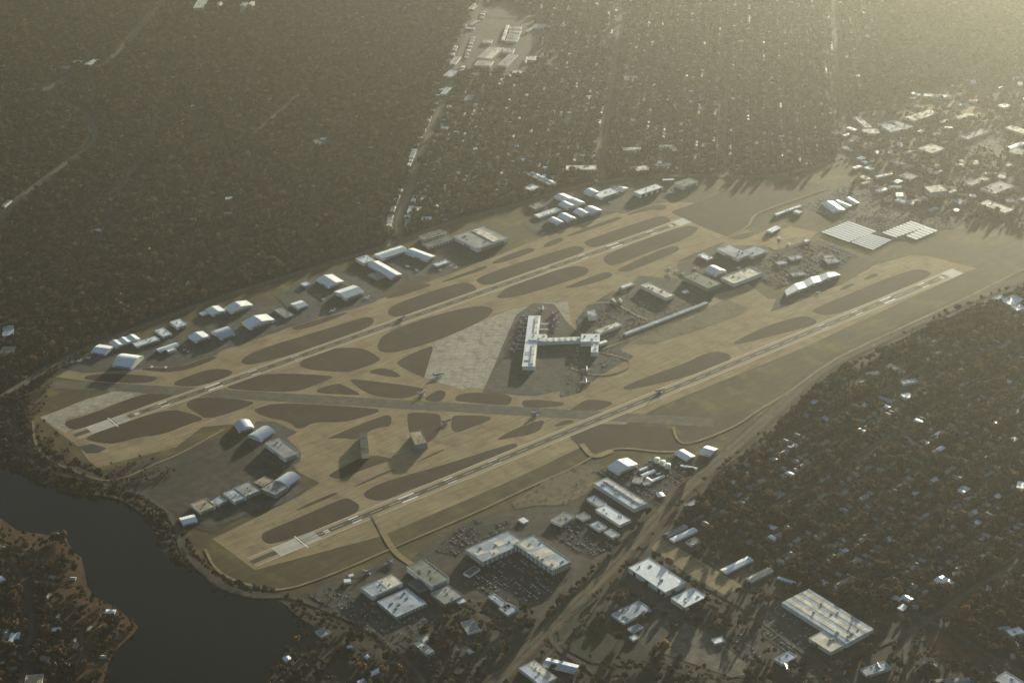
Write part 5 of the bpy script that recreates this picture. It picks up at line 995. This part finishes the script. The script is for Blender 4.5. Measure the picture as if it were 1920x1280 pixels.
# curved hangar of three radial gables
ch = thing('curved_hangar', 'long gently curved hangar with alternating cream and blue roof bays beside the near taxiway', 'hangar', (0, 0, .3))
bk, fr, hh = CURVE['back'], CURVE['front'], CURVE['h']
for i in range(6):
    za, zb = (hh - 3, hh + .8) if i % 2 == 0 else (hh + .8, hh - 3)
    P = [(*bk[i], za), (*fr[i], za), (*fr[i + 1], zb), (*bk[i + 1], zb)]
    link('roof_bay', mesh('roof_bay', [(x, y, z) for x, y, z in P] + [(x, y, z + .4) for x, y, z in P], BF, 'metal_white'), ch)
    V = [(*bk[i], -.4), (*fr[i], -.4), (*fr[i + 1], -.4), (*bk[i + 1], -.4)] + [(x, y, z - .05) for x, y, z in P]
    link('wall', mesh('wall', V, BF, 'wall_white'), ch)
    a, b_ = Vector(fr[i]), Vector(fr[i + 1]); d = (b_ - a).normalized(); n = Vector((d.y, -d.x)); 
    if n.y > 0: n = -n
    q0 = a.lerp(b_, .12); q1 = a.lerp(b_, .88)
    V = [(q0.x + n.x * s, q0.y + n.y * s, z) for z in (-.2, hh - 4.5) for s in (-.1, .4)] + [(q1.x + n.x * s, q1.y + n.y * s, z) for z in (-.2, hh - 4.5) for s in (-.1, .4)]
    link('hangar_door', mesh('hangar_door', V, [(0, 1, 3, 2), (4, 6, 7, 5), (1, 5, 7, 3), (2, 3, 7, 6)], 'door'), ch)
for q in range(6): FOOT.append(((bk[q][0] + fr[q][0]) / 2, (bk[q][1] + fr[q][1]) / 2, 45, 70, 0))

# carports
for i, (cx, cy, L, W, a) in enumerate(CARPORTS):
    first = i < 17
    t = thing('carport', 'long pale carport roof in the %s field of parallel carports' % ('first and larger' if first else 'second, smaller'), 'carport', (cx, cy, .6), R(a), 'carports over the %s car park' % ('larger' if first else 'smaller'))
    key = (round(L), round(W))
    V = [(-L / 2, -W / 2, 3.9), (L / 2, -W / 2, 3.9), (L / 2, W / 2, 4.5), (-L / 2, W / 2, 4.5), (-L / 2, -W / 2, 4.2), (L / 2, -W / 2, 4.2), (L / 2, W / 2, 4.8), (-L / 2, W / 2, 4.8)]
    link('roof', mesh('roof', V, BF, 'metal_white'), t)
    for j in range(5): box('post', L * (j / 4.6 - .44) - .2, L * (j / 4.6 - .44) + .2, -.2, .2, -.2, 4.4, 'steel', t)

# fuel tanks
for (x, y) in TANKS:
    t = thing('fuel_tank', 'round white fuel tank in the row of three in the fuel yard', 'tank', (x, y, .3), 0, 'row of three fuel tanks')
    n = 28; ring = [(8.5 * math.cos(2 * math.pi * i / n), 8.5 * math.sin(2 * math.pi * i / n)) for i in range(n)]
    prism('shell', ring, -.3, 12, 'tank', t)
    V = [(x_ * 1.01, y_ * 1.01, 11.9) for x_, y_ in ring] + [(x_ * .5, y_ * .5, 13.0) for x_, y_ in ring] + [(0, 0, 13.3)]
    link('dome', mesh('dome', V, [(i, (i + 1) % n, n + (i + 1) % n, n + i) for i in range(n)] + [(n + i, n + (i + 1) % n, 2 * n) for i in range(n)], 'tank'), t)
    prism('base_ring', [(x_ * 1.12, y_ * 1.12) for x_, y_ in ring], -.3, .5, 'slab', t)

# steep metal roofs, pitched and turned so the sun glints at the camera
for x, y, L, lab in GLINTS:
    t = thing('hut', lab, 'hut', (x, y, .3), R(-31 + 90)); FOOT.append((x, y, L, 12, R(59)))
    box('wall', -L / 2, L / 2, -5, 5, -.3, 4, 'wall_grey', t)
    a = math.tan(R(33.5)) * 9.4
    link('roof', mesh('roof', [(-L / 2, -5.2, 4), (L / 2, -5.2, 4), (L / 2, 4.2, 4 + a), (-L / 2, 4.2, 4 + a), (-L / 2, 4.6, 4), (L / 2, 4.6, 4)], [(0, 1, 2, 3), (3, 2, 5, 4), (0, 3, 4), (1, 5, 2), (0, 4, 5, 1)], 'metal_gloss'), t)

# ------------------------------------------------------------------ aircraft (unit length 1, nose toward +x)
def lathe(name, prof, mat, n=12):
    V = []; F = []
    for x, r, z in prof: V += [(x, r * math.cos(2 * math.pi * i / n), z + r * math.sin(2 * math.pi * i / n)) for i in range(n)]
    for k in range(len(prof) - 1):
        for i in range(n): F.append((k * n + i, k * n + (i + 1) % n, (k + 1) * n + (i + 1) % n, (k + 1) * n + i))
    F += [tuple(range(n))[::-1], tuple((len(prof) - 1) * n + i for i in range(n))]
    return mesh(name, V, F, mat, True)
def slab(name, P, t, mat, axis=2):
    lo = [list(q) for q in P]; hi = [list(q) for q in P]
    for q in lo: q[axis] -= t / 2
    for q in hi: q[axis] += t / 2
    return mesh(name, lo + hi, BF, mat)
PM = {}
for kind, body, fin in (('white', 'paint_white', 'paint_white'), ('blue', 'paint_blue', 'paint_red')):
    r = .055
    PM[kind] = [('fuselage', lathe('fuselage', [(.5, .004, .085), (.485, .022, .087), (.45, .042, .092), (.40, r, .1), (-.18, r, .1), (-.32, .042, .112), (-.44, .02, .128), (-.5, .006, .135)], body)),
        ('wing', slab('wing', [(.13, .03, .075), (-.06, .03, .075), (-.17, .47, .11), (-.12, .47, .11)], .012, 'paint_white' if kind == 'white' else 'wing_grey')),
        ('wing', slab('wing', [(.13, -.03, .075), (-.12, -.47, .11), (-.17, -.47, .11), (-.06, -.03, .075)][::-1], .012, 'paint_white' if kind == 'white' else 'wing_grey')),
        ('tailplane', slab('tailplane', [(-.36, .01, .13), (-.46, .01, .13), (-.51, .19, .14), (-.46, .19, .14)], .008, body)),
        ('tailplane', slab('tailplane', [(-.36, -.01, .13), (-.46, -.19, .14), (-.51, -.19, .14), (-.46, -.01, .13)][::-1], .008, body)),
        ('fin', slab('fin', [(-.30, 0, .14), (-.46, 0, .14), (-.52, 0, .31), (-.45, 0, .31)], .010, fin, 1))]
    for s in (-1, 1):
        e = lathe('engine', [(.13, .022, 0), (.10, .028, 0), (.03, .026, 0), (-.01, .015, 0)], body, 8)
        for v in e.vertices: v.co.y += s * .16; v.co.z += .048
        PM[kind].append(('engine', e))
    PM[kind].append(('nose_gear', mesh('nose_gear', box_v(.385, .4, -.008, .008, -.002, .06), BF, 'steel')))
    PM[kind].append(('main_gear', mesh('main_gear', box_v(-.06, -.03, -.075, .075, -.002, .06), BF, 'steel')))
for x, y, hd, L, kind, lab in PLANES:
    t = thing('airliner' if kind == 'blue' else 'jet', lab, 'airplane', (x, y, 1.0), R(hd), 'airliners at the airport' if kind == 'blue' else 'white jets on the aprons')
    t.scale = (L, L, L)
    for n, me in PM[kind]: link(n, me, t)

# ------------------------------------------------------------------ masks shared by houses, trees and cars
def blocked(X, Y, margin=0.0, foot=6.0):
    b = inside(AIRFIELD, X, Y) | inside(lake_s, X, Y)
    for n, mt, q in SHEETS:
        if n not in ('lake_shore', 'dark_field', 'works_yard', 'scrub_land'): b |= inside(q, X, Y)
    for n, wd, mt, q in ROADS: b |= near_line(q, X, Y, wd / 2 + (9 if wd > 13 else 6) + margin)
    for cx, cy, L, W, a in FOOT:
        dx = X - cx; dy = Y - cy; u = dx * math.cos(a) + dy * math.sin(a); v = -dx * math.sin(a) + dy * math.cos(a)
        b |= (np.abs(u) < L / 2 + foot) & (np.abs(v) < W / 2 + foot)
    return b
CAMX, CAMY, CAMZ = -3190.1, -4107.9, 2656.4
def to_px(X, Y, Z=5.0):
    dx, dy, dz = X - CAMX, Y - CAMY, Z - CAMZ
    D = dx * _f.x + dy * _f.y + dz * _f.z
    return 960 + 3500 * (dx * _r.x + dy * _r.y + dz * _r.z) / D, 640 - 3500 * (dx * _u.x + dy * _u.y + dz * _u.z) / D, D

# residential streets in the far grid
ca, sa = math.cos(R(46.5)), math.sin(R(46.5))
hx = np.array([q[0] for q in HOUSEROWS]); hy = np.array([q[1] for q in HOUSEROWS])
U = hx * ca + hy * sa; Vv = -hx * sa + hy * ca
sv = []; sf = []; rows_uv = []
for v in np.arange(Vv.min(), Vv.max(), 66.0):
    run = []
    for u in np.arange(U.min(), U.max() + 20, 20.0):
        x, y = u * ca - v * sa, u * sa + v * ca
        if inside(HOUSEROWS, np.array([x]), np.array([y]))[0]: run.append(u)
    if len(run) > 3: rows_uv.append((v, run[0], run[-1]))
for v, u0, u1 in rows_uv:
    o = len(sv)
    for uu, vv in ((u0, v - 3.4), (u1, v - 3.4), (u1, v + 3.4), (u0, v + 3.4)): sv.append((uu * ca - vv * sa, uu * sa + vv * ca, .06))
    sf.append((o, o + 1, o + 2, o + 3))
qn = np.array(NEARROWS); cb_, sb_ = math.cos(NEARDIR), math.sin(NEARDIR)
Un = qn[:, 0] * cb_ + qn[:, 1] * sb_; Vn = -qn[:, 0] * sb_ + qn[:, 1] * cb_; near_rows = []
for v in np.arange(Vn.min() + 40, Vn.max(), 84.0):
    run = [u for u in np.arange(Un.min(), Un.max() + 15, 15.0) if inside(NEARROWS, np.array([u * cb_ - v * sb_]), np.array([u * sb_ + v * cb_]))[0]]
    if len(run) > 3:
        near_rows.append((v, run[0], run[-1])); o = len(sv)
        for uu, vv in ((run[0], v - 3.6), (run[-1], v - 3.6), (run[-1], v + 3.6), (run[0], v + 3.6)): sv.append((uu * cb_ - vv * sb_, uu * sb_ + vv * cb_, .06))
        sf.append((o, o + 1, o + 2, o + 3))
st = link('residential_streets', mesh('residential_streets', sv, sf, 'road')); st['kind'] = 'structure'

# ------------------------------------------------------------------ houses
hs = []
for v, u0, u1 in rows_uv:
    for s in (-1, 1):
        u = u0 + 8
        while u < u1:
            if rng.random() < .40: hs.append((u * ca - (v + s * 17) * sa, u * sa + (v + s * 17) * ca, R(46.5) + rng.choice([0, math.pi / 2])))
            u += rng.uniform(17, 24)
for v, u0, u1 in near_rows:
    for s_ in (-1, 1):
        u = u0 + 8
        while u < u1:
            if rng.random() < .5: hs.append((u * cb_ - (v + s_ * 17) * sb_, u * sb_ + (v + s_ * 17) * cb_, NEARDIR + rng.choice([0, math.pi / 2])))
            u += rng.uniform(19, 30)
hs = np.array(hs)
bx = np.array(VIEW); n = 9000
rx = rng.uniform(bx[:, 0].min(), bx[:, 0].max(), n); ry = rng.uniform(bx[:, 1].min(), bx[:, 1].max(), n)
ok = inside(VIEW, rx, ry) & ~inside(HOUSEROWS, rx, ry) & ~inside(NEARROWS, rx, ry); rx, ry = rx[ok], ry[ok]
px, py, D = to_px(rx, ry)
dens = np.where(ry > 900, np.where(px < 700, .28, .45), .8); ok = rng.random(len(rx)) < dens
# align loosely to the street grid
hr = np.stack([rx[ok], ry[ok], R(45) + rng.choice([0, math.pi / 2], ok.sum()) + rng.normal(0, .12, ok.sum())], 1)
H = np.concatenate([hs, hr]); ok = ~blocked(H[:, 0], H[:, 1], 4, 10); H = H[ok]
for q in IND: H = H[~inside(q, H[:, 0], H[:, 1])]
# thin out houses closer than 14 m to another
cell = {}; keep = []
for i, (x, y, a) in enumerate(H):
    c = (int(x // 15), int(y // 15))
    if c in cell: continue
    cell[c] = 1; keep.append(i)
H = H[keep]
def house_mesh(L, W, h, rise, rm):
    V = [(-L / 2, -W / 2, -.2), (L / 2, -W / 2, -.2), (L / 2, W / 2, -.2), (-L / 2, W / 2, -.2), (-L / 2, -W / 2, h), (L / 2, -W / 2, h), (L / 2, W / 2, h), (-L / 2, W / 2, h), (-L / 2, 0, h + rise), (L / 2, 0, h + rise)]
    wall = mesh('wall', V, [(0, 1, 5, 4), (2, 3, 7, 6), (1, 2, 6, 9, 5), (3, 0, 4, 8, 7)], 'house_wall')
    a, b_ = L / 2 + .6, W / 2 + .6; e = h - rise * .6 / (W / 2)
    roof = mesh('roof', [(-a, -b_, e), (a, -b_, e), (a, 0, h + rise), (-a, 0, h + rise), (a, b_, e), (-a, b_, e), (-a, -b_, e - .25), (a, -b_, e - .25), (a, b_, e - .25), (-a, b_, e - .25)],
        [(0, 1, 2, 3), (3, 2, 4, 5), (6, 7, 1, 0), (8, 9, 5, 4), (1, 7, 8, 4, 2), (6, 0, 3, 5, 9), (9, 8, 7, 6)], rm)
    ch_ = mesh('chimney', box_v(L * .2, L * .2 + 1, -.5 + W * .15, .5 + W * .15, h, h + rise + 1), BF, 'shingle_brown')
    return wall, roof, ch_
HM = [house_mesh(L, W, h, rs, rm) for L, W, h, rs, rm in ((18, 12, 4, 2.6, 'shingle_grey'), (16, 11, 4, 2.4, 'shingle_pale'), (20, 13, 6.5, 3, 'shingle_tan'), (15, 12, 4, 2.6, 'shingle_brown'), (22, 13, 4.5, 2.8, 'shingle_pale'), (24, 16, 5, 1.2, 'metal_white'))]
HLAB = ['grey-shingled house', 'small pale-roofed house', 'tan two-storey house', 'brown-roofed house', 'long pale-roofed house', 'broad white-roofed house']
hp = rng.choice(6, len(H), p=[.25, .24, .16, .15, .14, .06])
px, py, D = to_px(H[:, 0], H[:, 1]); vis = (px > -10) & (px < 1930) & (py > -10) & (py < 1290)
order = np.argsort(np.where(vis, D, 1e9)); solo = set(order[:300].tolist())
sv = []; sf = []; sm = []
smats = ['house_wall', 'shingle_grey', 'shingle_pale', 'shingle_tan', 'shingle_brown', 'metal_white']
for i, (x, y, a) in enumerate(H):
    wl, rf, cm = HM[hp[i]]
    if i in solo:
        lm_ = landmark(x, y)
        t = thing('house', HLAB[hp[i]] + ' closest to the ' + lm_, 'house', (x, y, .1), a, '%ss by the %s' % (HLAB[hp[i]], lm_))
        link('wall', wl, t); link('roof', rf, t); link('chimney', cm, t)
    else:
        c, s = math.cos(a), math.sin(a)
        for me in (wl, rf):
            o = len(sv); mi = smats.index(me.materials[0].name)
            sv += [(x + v.co.x * c - v.co.y * s, y + v.co.x * s + v.co.y * c, v.co.z) for v in me.vertices]
            for p_ in me.polygons: sf.append(tuple(o + k for k in p_.vertices)); sm.append(mi)
me = bpy.data.meshes.new('distant_houses'); me.from_pydata(sv, [], sf)
for k in smats: me.materials.append(M[k])
me.polygons.foreach_set('material_index', sm); me.update()
tag(link('distant_houses', me), 'rows of small distant houses between the trees beyond the avenue', 'houses', kind='stuff')

# ------------------------------------------------------------------ trees
def crown_mesh(seed, n, lobes):
    r = np.random.default_rng(seed); V = []; F = []
    cs = [(0, 0, .62)] + [(r.uniform(-.26, .26), r.uniform(-.26, .26), r.uniform(.48, .82)) for _ in range(lobes)]
    for i in range(n):
        c = cs[r.integers(len(cs))]; d = r.normal(size=3); d /= np.linalg.norm(d); rad = .27 * r.uniform(.55, 1.05) ** .6
        p = np.array(c) + d * rad * np.array([1, 1, .85])
        nrm = d + r.normal(size=3) * .45; nrm /= np.linalg.norm(nrm); t = np.cross(nrm, r.normal(size=3)); t /= np.linalg.norm(t); b_ = np.cross(nrm, t)
        s = r.uniform(.07, .145); o = len(V)
        for a, e in ((-1, -.7), (1, -1), (.8, 1), (-.9, .8)): V.append(tuple(p + t * a * s + b_ * e * s))
        F.append((o, o + 1, o + 2, o + 3))
    return mesh('crown', V, F, 'foliage')
def trunk_mesh(seed):
    r = np.random.default_rng(seed); V = []; F = []
    def limb(p0, p1, r0, r1, n=5):
        p0, p1 = np.array(p0, float), np.array(p1, float); d = p1 - p0; d /= np.linalg.norm(d); a = np.cross(d, [.3, .9, .2]); a /= np.linalg.norm(a); b_ = np.cross(d, a); o = len(V)
        for p, q in ((p0, r0), (p1, r1)):
            for k in range(n): V.append(tuple(p + q * (a * math.cos(2 * math.pi * k / n) + b_ * math.sin(2 * math.pi * k / n))))
        for k in range(n): F.append((o + k, o + (k + 1) % n, o + n + (k + 1) % n, o + n + k))
    limb((0, 0, -.03), (0, 0, .42), .035, .022)
    for k in range(4):
        a = k * 1.6 + r.uniform(0, 1); limb((0, 0, .34 + .03 * k), (.24 * math.cos(a), .24 * math.sin(a), .6 + r.uniform(0, .12)), .018, .006, 4)
    return mesh('trunk', V, F, 'bark')
CR = [crown_mesh(20 + i, 130, 5) for i in range(4)]; TK = [trunk_mesh(40 + i) for i in range(4)]
protos = bpy.data.collections.new('tree_prototypes')
for i in range(4):
    a = crown_mesh(60 + i, 60, 4); po = bpy.data.objects.new('tree_prototype', a); protos.objects.link(po)
sp = 9.8
gx = np.arange(bx[:, 0].min(), bx[:, 0].max(), sp); gy = np.arange(bx[:, 1].min(), bx[:, 1].max(), sp)
X, Y = np.meshgrid(gx, gy); X = X.ravel() + rng.uniform(-.48, .48, X.size) * sp; Y = Y.ravel() + rng.uniform(-.48, .48, Y.size) * sp
k = inside(VIEW, X, Y); X, Y = X[k], Y[k]
k = ~blocked(X, Y); X, Y = X[k], Y[k]
# patchy density: clearings and lawns between denser groves
def vnoise(X, Y, L, seed):
    r = np.random.default_rng(seed); g = r.random((256, 256)); u = X / L + 1000; v = Y / L + 1000; i = np.floor(u).astype(int); j = np.floor(v).astype(int)
    fu = u - i; fv = v - j; fu = fu * fu * (3 - 2 * fu); fv = fv * fv * (3 - 2 * fv); q = lambda a, b_: g[a % 256, b_ % 256]
    return (q(i, j) * (1 - fu) + q(i + 1, j) * fu) * (1 - fv) + (q(i, j + 1) * (1 - fu) + q(i + 1, j + 1) * fu) * fv
GN = .5 * vnoise(X, Y, 42, 1) + .5 * vnoise(X, Y, 110, 2)
dn = np.clip(.12 + 1.35 * GN, .15, 1)
for q in IND: dn = np.where(inside(q, X, Y), .20, dn)
dn = np.where(inside(HOUSEROWS, X, Y), dn * .95, dn)
for q in [s[2] for s in SHEETS if s[0] == 'lake_shore']: dn = np.where(inside(q, X, Y), .22, dn)
for q in [s[2] for s in SHEETS if s[0] == 'dark_field']: dn = np.where(inside(q, X, Y), .04, dn)
px, py, D = to_px(X, Y); dn = np.where((px < 320) & (py > 1010), np.minimum(dn, .45), dn)
k = rng.random(X.size) < dn; X, Y = X[k], Y[k]
# keep streets and houses clear
hc = {}
for x, y, a in H: hc.setdefault((int(x // 20), int(y // 20)), []).append((x, y))
k = np.ones(X.size, bool)
for i in range(X.size):
    c0, c1 = int(X[i] // 20), int(Y[i] // 20)
    for a in (-1, 0, 1):
        for b_ in (-1, 0, 1):
            for x, y in hc.get((c0 + a, c1 + b_), ()):
                dx, dy = X[i] - x, Y[i] - y
                if dx * dx + dy * dy < 81 or (dx * .585 + dy * .81) ** 2 < 420 and abs(-dx * .81 + dy * .585) < 7 and dx * .585 + dy * .81 < 0: k[i] = False
X, Y = X[k], Y[k]
uu = X * ca + Y * sa; vv = -X * sa + Y * ca; k = np.ones(X.size, bool)
for v, u0, u1 in rows_uv: k &= ~((np.abs(vv - v) < 8.0) & (uu > u0) & (uu < u1))
un = X * cb_ + Y * sb_; vn = -X * sb_ + Y * cb_
for v, u0, u1 in near_rows: k &= ~((np.abs(vn - v) < 7.0) & (un > u0) & (un < u1))
X, Y = X[k], Y[k]
# scattered shrubs and trees along the airport fence, the lake bank and the industrial yards
ex = []
for q in SHRUB:
    qa = np.array(q); m_ = 900; a = rng.uniform(qa[:, 0].min(), qa[:, 0].max(), m_); c = rng.uniform(qa[:, 1].min(), qa[:, 1].max(), m_)
    kk = inside(q, a, c) & ~inside(lake_s, a, c) & ~inside(PAVE, a, c)
    for n_, wd, mt, rq in ROADS: kk &= ~near_line(rq, a, c, wd / 2 + 4)
    for cx, cy, L, W, an in FOOT: kk &= ~((np.abs(a - cx) < L) & (np.abs(c - cy) < W))
    ex.append(np.stack([a[kk], c[kk]], 1))
ex.append(np.array([(x + random.gauss(0, 5), y + random.gauss(0, 5)) for x, y in TREE_SPOTS for _ in range(3)]))
ex = np.concatenate(ex); X = np.concatenate([X, ex[:, 0]]); Y = np.concatenate([Y, ex[:, 1]])
S = rng.uniform(8, 13, X.size) + rng.exponential(3.2, X.size) + 3 * vnoise(X, Y, 60, 5); S[-len(ex):] = rng.uniform(6, 11, len(ex))
RZ = rng.uniform(0, 6.28, X.size); TI = rng.integers(0, 4, X.size)
px, py, D = to_px(X, Y); vis = (px > 5) & (px < 1915) & (py > 5) & (py < 1275)
order = np.argsort(np.where(vis, D / S, 1e9)); solo = order[:300]
msk = np.ones(X.size, bool); msk[solo] = False
for i in solo:
    lm_ = landmark(X[i], Y[i]); sz = 'tall' if S[i] > 21 else 'round-crowned'
    t = thing('tree', '%s autumn tree closest to the %s' % (sz, lm_), 'tree', (X[i], Y[i], .05), RZ[i], '%s trees by the %s' % (sz, lm_))
    t.scale = (S[i],) * 3; link('trunk', TK[TI[i]], t); link('crown', CR[TI[i]], t)
me = bpy.data.meshes.new('tree_canopy'); n = int(msk.sum()); me.vertices.add(n)
co = np.zeros((n, 3), np.float32); co[:, 0] = X[msk]; co[:, 1] = Y[msk]; co[:, 2] = .02; me.vertices.foreach_set('co', co.ravel())
for nm_, ty, dat in (('tscale', 'FLOAT', S[msk].astype(np.float32)), ('trot', 'FLOAT', RZ[msk].astype(np.float32)), ('tidx', 'INT', TI[msk].astype(np.int32))):
    at = me.attributes.new(nm_, ty, 'POINT'); at.data.foreach_set('value', dat)
me.update(); tc_ = tag(link('tree_canopy', me), 'brown and olive autumn treetops covering the neighbourhoods around the airport', 'trees', kind='stuff')
print('trees', n, 'houses', len(H))
ng = bpy.data.node_groups.new('scatter_trees', 'GeometryNodeTree')
ng.interface.new_socket('Geometry', in_out='INPUT', socket_type='NodeSocketGeometry'); ng.interface.new_socket('Geometry', in_out='OUTPUT', socket_type='NodeSocketGeometry')
gi = ng.nodes.new('NodeGroupInput'); go = ng.nodes.new('NodeGroupOutput'); ip = ng.nodes.new('GeometryNodeInstanceOnPoints')
ci = ng.nodes.new('GeometryNodeCollectionInfo'); ci.inputs['Collection'].default_value = protos; ci.inputs['Separate Children'].default_value = True; ci.inputs['Reset Children'].default_value = True
def attr(name, ty):
    a = ng.nodes.new('GeometryNodeInputNamedAttribute'); a.data_type = ty; a.inputs[0].default_value = name; return a.outputs[0]
cx_ = ng.nodes.new('ShaderNodeCombineXYZ'); ng.links.new(attr('trot', 'FLOAT'), cx_.inputs[2])
ng.links.new(gi.outputs[0], ip.inputs['Points']); ng.links.new(ci.outputs[0], ip.inputs['Instance']); ip.inputs['Pick Instance'].default_value = True
ng.links.new(attr('tidx', 'INT'), ip.inputs['Instance Index']); ng.links.new(cx_.outputs[0], ip.inputs['Rotation']); ng.links.new(attr('tscale', 'FLOAT'), ip.inputs['Scale'])
ng.links.new(ip.outputs[0], go.inputs[0])
md = tc_.modifiers.new('scatter', 'NODES'); md.node_group = ng

# ------------------------------------------------------------------ cars
def car_mesh(mat):
    V = box_v(-2.3, 2.3, -.9, .9, .25, .85) + [(-1.9, -.82, .85), (1.2, -.82, .85), (1.2, .82, .85), (-1.9, .82, .85), (-1.4, -.7, 1.45), (.5, -.7, 1.45), (.5, .7, 1.45), (-1.4, .7, 1.45)]
    F = BF + [tuple(8 + i for i in f) for f in BF[1:]]
    V += [v for cx in (-1.45, 1.4) for v in box_v(cx - .33, cx + .33, -.93, .93, 0, .6)]
    F += [tuple(16 + i for i in f) for f in BF] + [tuple(24 + i for i in f) for f in BF]
    m = mesh('car', V, F, mat); m.materials.append(M['glass'])
    for p_ in m.polygons:
        if p_.index in (7, 8, 9, 10) or p_.index >= 11: p_.material_index = 1
    return m
CK = ['white', 'silver', 'black', 'red', 'blue', 'tan']; CM = [car_mesh('car_' + c) for c in CK]
cars = []
for n_, mt, q in SHEETS:
    if n_ not in ('parking_lot', 'terminal_roadway'): continue
    fill = .62 if mt == 'dark_asphalt' else .40
    if mt == 'bare_earth': fill = .05
    if mt == 'concrete': fill = .12
    if n_ == 'terminal_roadway': fill = .22
    qa = np.array(q); 
    for x in np.arange(qa[:, 0].min(), qa[:, 0].max(), 8.6):
        for y in np.arange(qa[:, 1].min(), qa[:, 1].max(), 2.9):
            if int((x - qa[0, 0]) // 8.6) % 3 == 2: continue
            if rng.random() < fill * (.55 + .45 * math.sin(x * .05) * math.sin(y * .04 + 1)): cars.append((x + rng.normal(0, .3), y, rng.choice([0, math.pi]) + rng.normal(0, .04), n_))
C = np.array([(a, b_, c) for a, b_, c, _ in cars]); k = np.zeros(len(C), bool)
for n_, mt, q in SHEETS:
    if n_ in ('parking_lot', 'terminal_roadway'): k |= inside(q, C[:, 0], C[:, 1])
for cx, cy, L, W, a in FOOT:
    dx = C[:, 0] - cx; dy = C[:, 1] - cy; u = dx * math.cos(a) + dy * math.sin(a); v = -dx * math.sin(a) + dy * math.cos(a); k &= ~((np.abs(u) < L / 2 + 4) & (np.abs(v) < W / 2 + 4))
C = C[k]; lotn = len(C)
rc = []
for ri in (0, 2, 3, 4, 15):
    q = chaikin(ROADS[ri][3], 2, False); wd = ROADS[ri][1]
    for (x0, y0), (x1, y1) in zip(q[:-1], q[1:]):
        L = math.hypot(x1 - x0, y1 - y0); a = math.atan2(y1 - y0, x1 - x0)
        for _ in range(rng.poisson(L / 75)):
            t_ = rng.random(); s = rng.choice([-1, 1]); off = s * wd * rng.choice([.18, .34]); rc.append((x0 + (x1 - x0) * t_ - math.sin(a) * off, y0 + (y1 - y0) * t_ + math.cos(a) * off, a + (math.pi if s > 0 else 0)))
C = np.concatenate([C, np.array(rc)]); ck = rng.choice(6, len(C), p=[.3, .24, .2, .08, .1, .08])
zc = np.where(np.arange(len(C)) < lotn, 1.15, 1.8)
px, py, D = to_px(C[:, 0], C[:, 1]); vis = (px > 0) & (px < 1920) & (py > 0) & (py < 1280); order = np.argsort(np.where(vis, D, 1e9)); solo = set(order[:300].tolist())
sv = []; sf = []; sm = []; smats = ['car_' + c for c in CK] + ['glass']
print('cars', len(C))
for i, (x, y, a) in enumerate(C):
    if i in solo:
        o = link('car', CM[ck[i]], None, (x, y, zc[i]), a)
        on = i >= lotn
        lm_ = landmark(x, y); pl_ = 'driving on the boulevard' if on else 'parked'
        tag(o, '%s car %s, nearest the %s' % (CK[ck[i]], pl_, short(lm_, 8)), 'car', '%s cars %s by the %s' % (CK[ck[i]], pl_, lm_))
        continue
    c, s = math.cos(a), math.sin(a); me = CM[ck[i]]; o = len(sv)
    sv += [(x + v.co.x * c - v.co.y * s, y + v.co.x * s + v.co.y * c, v.co.z + zc[i]) for v in me.vertices]
    for p_ in me.polygons: sf.append(tuple(o + k_ for k_ in p_.vertices)); sm.append(6 if p_.material_index else int(ck[i]))
me = bpy.data.meshes.new('distant_cars'); me.from_pydata(sv, [], sf)
for k_ in smats: me.materials.append(M[k_])
me.polygons.foreach_set('material_index', sm); me.update()
tag(link('distant_cars', me), 'rows of small distant parked cars filling the car parks', 'cars', kind='stuff')

# ------------------------------------------------------------------ haze: one closed box of even air round everything
hz = bpy.data.materials.new('haze'); hz.use_nodes = True; nt = hz.node_tree; nt.nodes.clear()
om = nt.nodes.new('ShaderNodeOutputMaterial'); pv = nt.nodes.new('ShaderNodeVolumePrincipled')
pv.inputs['Color'].default_value = (*HAZE_COLOR, 1); pv.inputs['Density'].default_value = HAZE_DENSITY; pv.inputs['Anisotropy'].default_value = HAZE_G
nt.links.new(pv.outputs[0], om.inputs['Volume']); M['haze'] = hz
ho = box('haze', GX0 - 50, GX1 + 50, GY0 - 50, GY1 + 50, -1.0, 2700.0, 'haze'); tag(ho, 'pale sunlit morning haze over the airport and city', 'haze', kind='stuff')
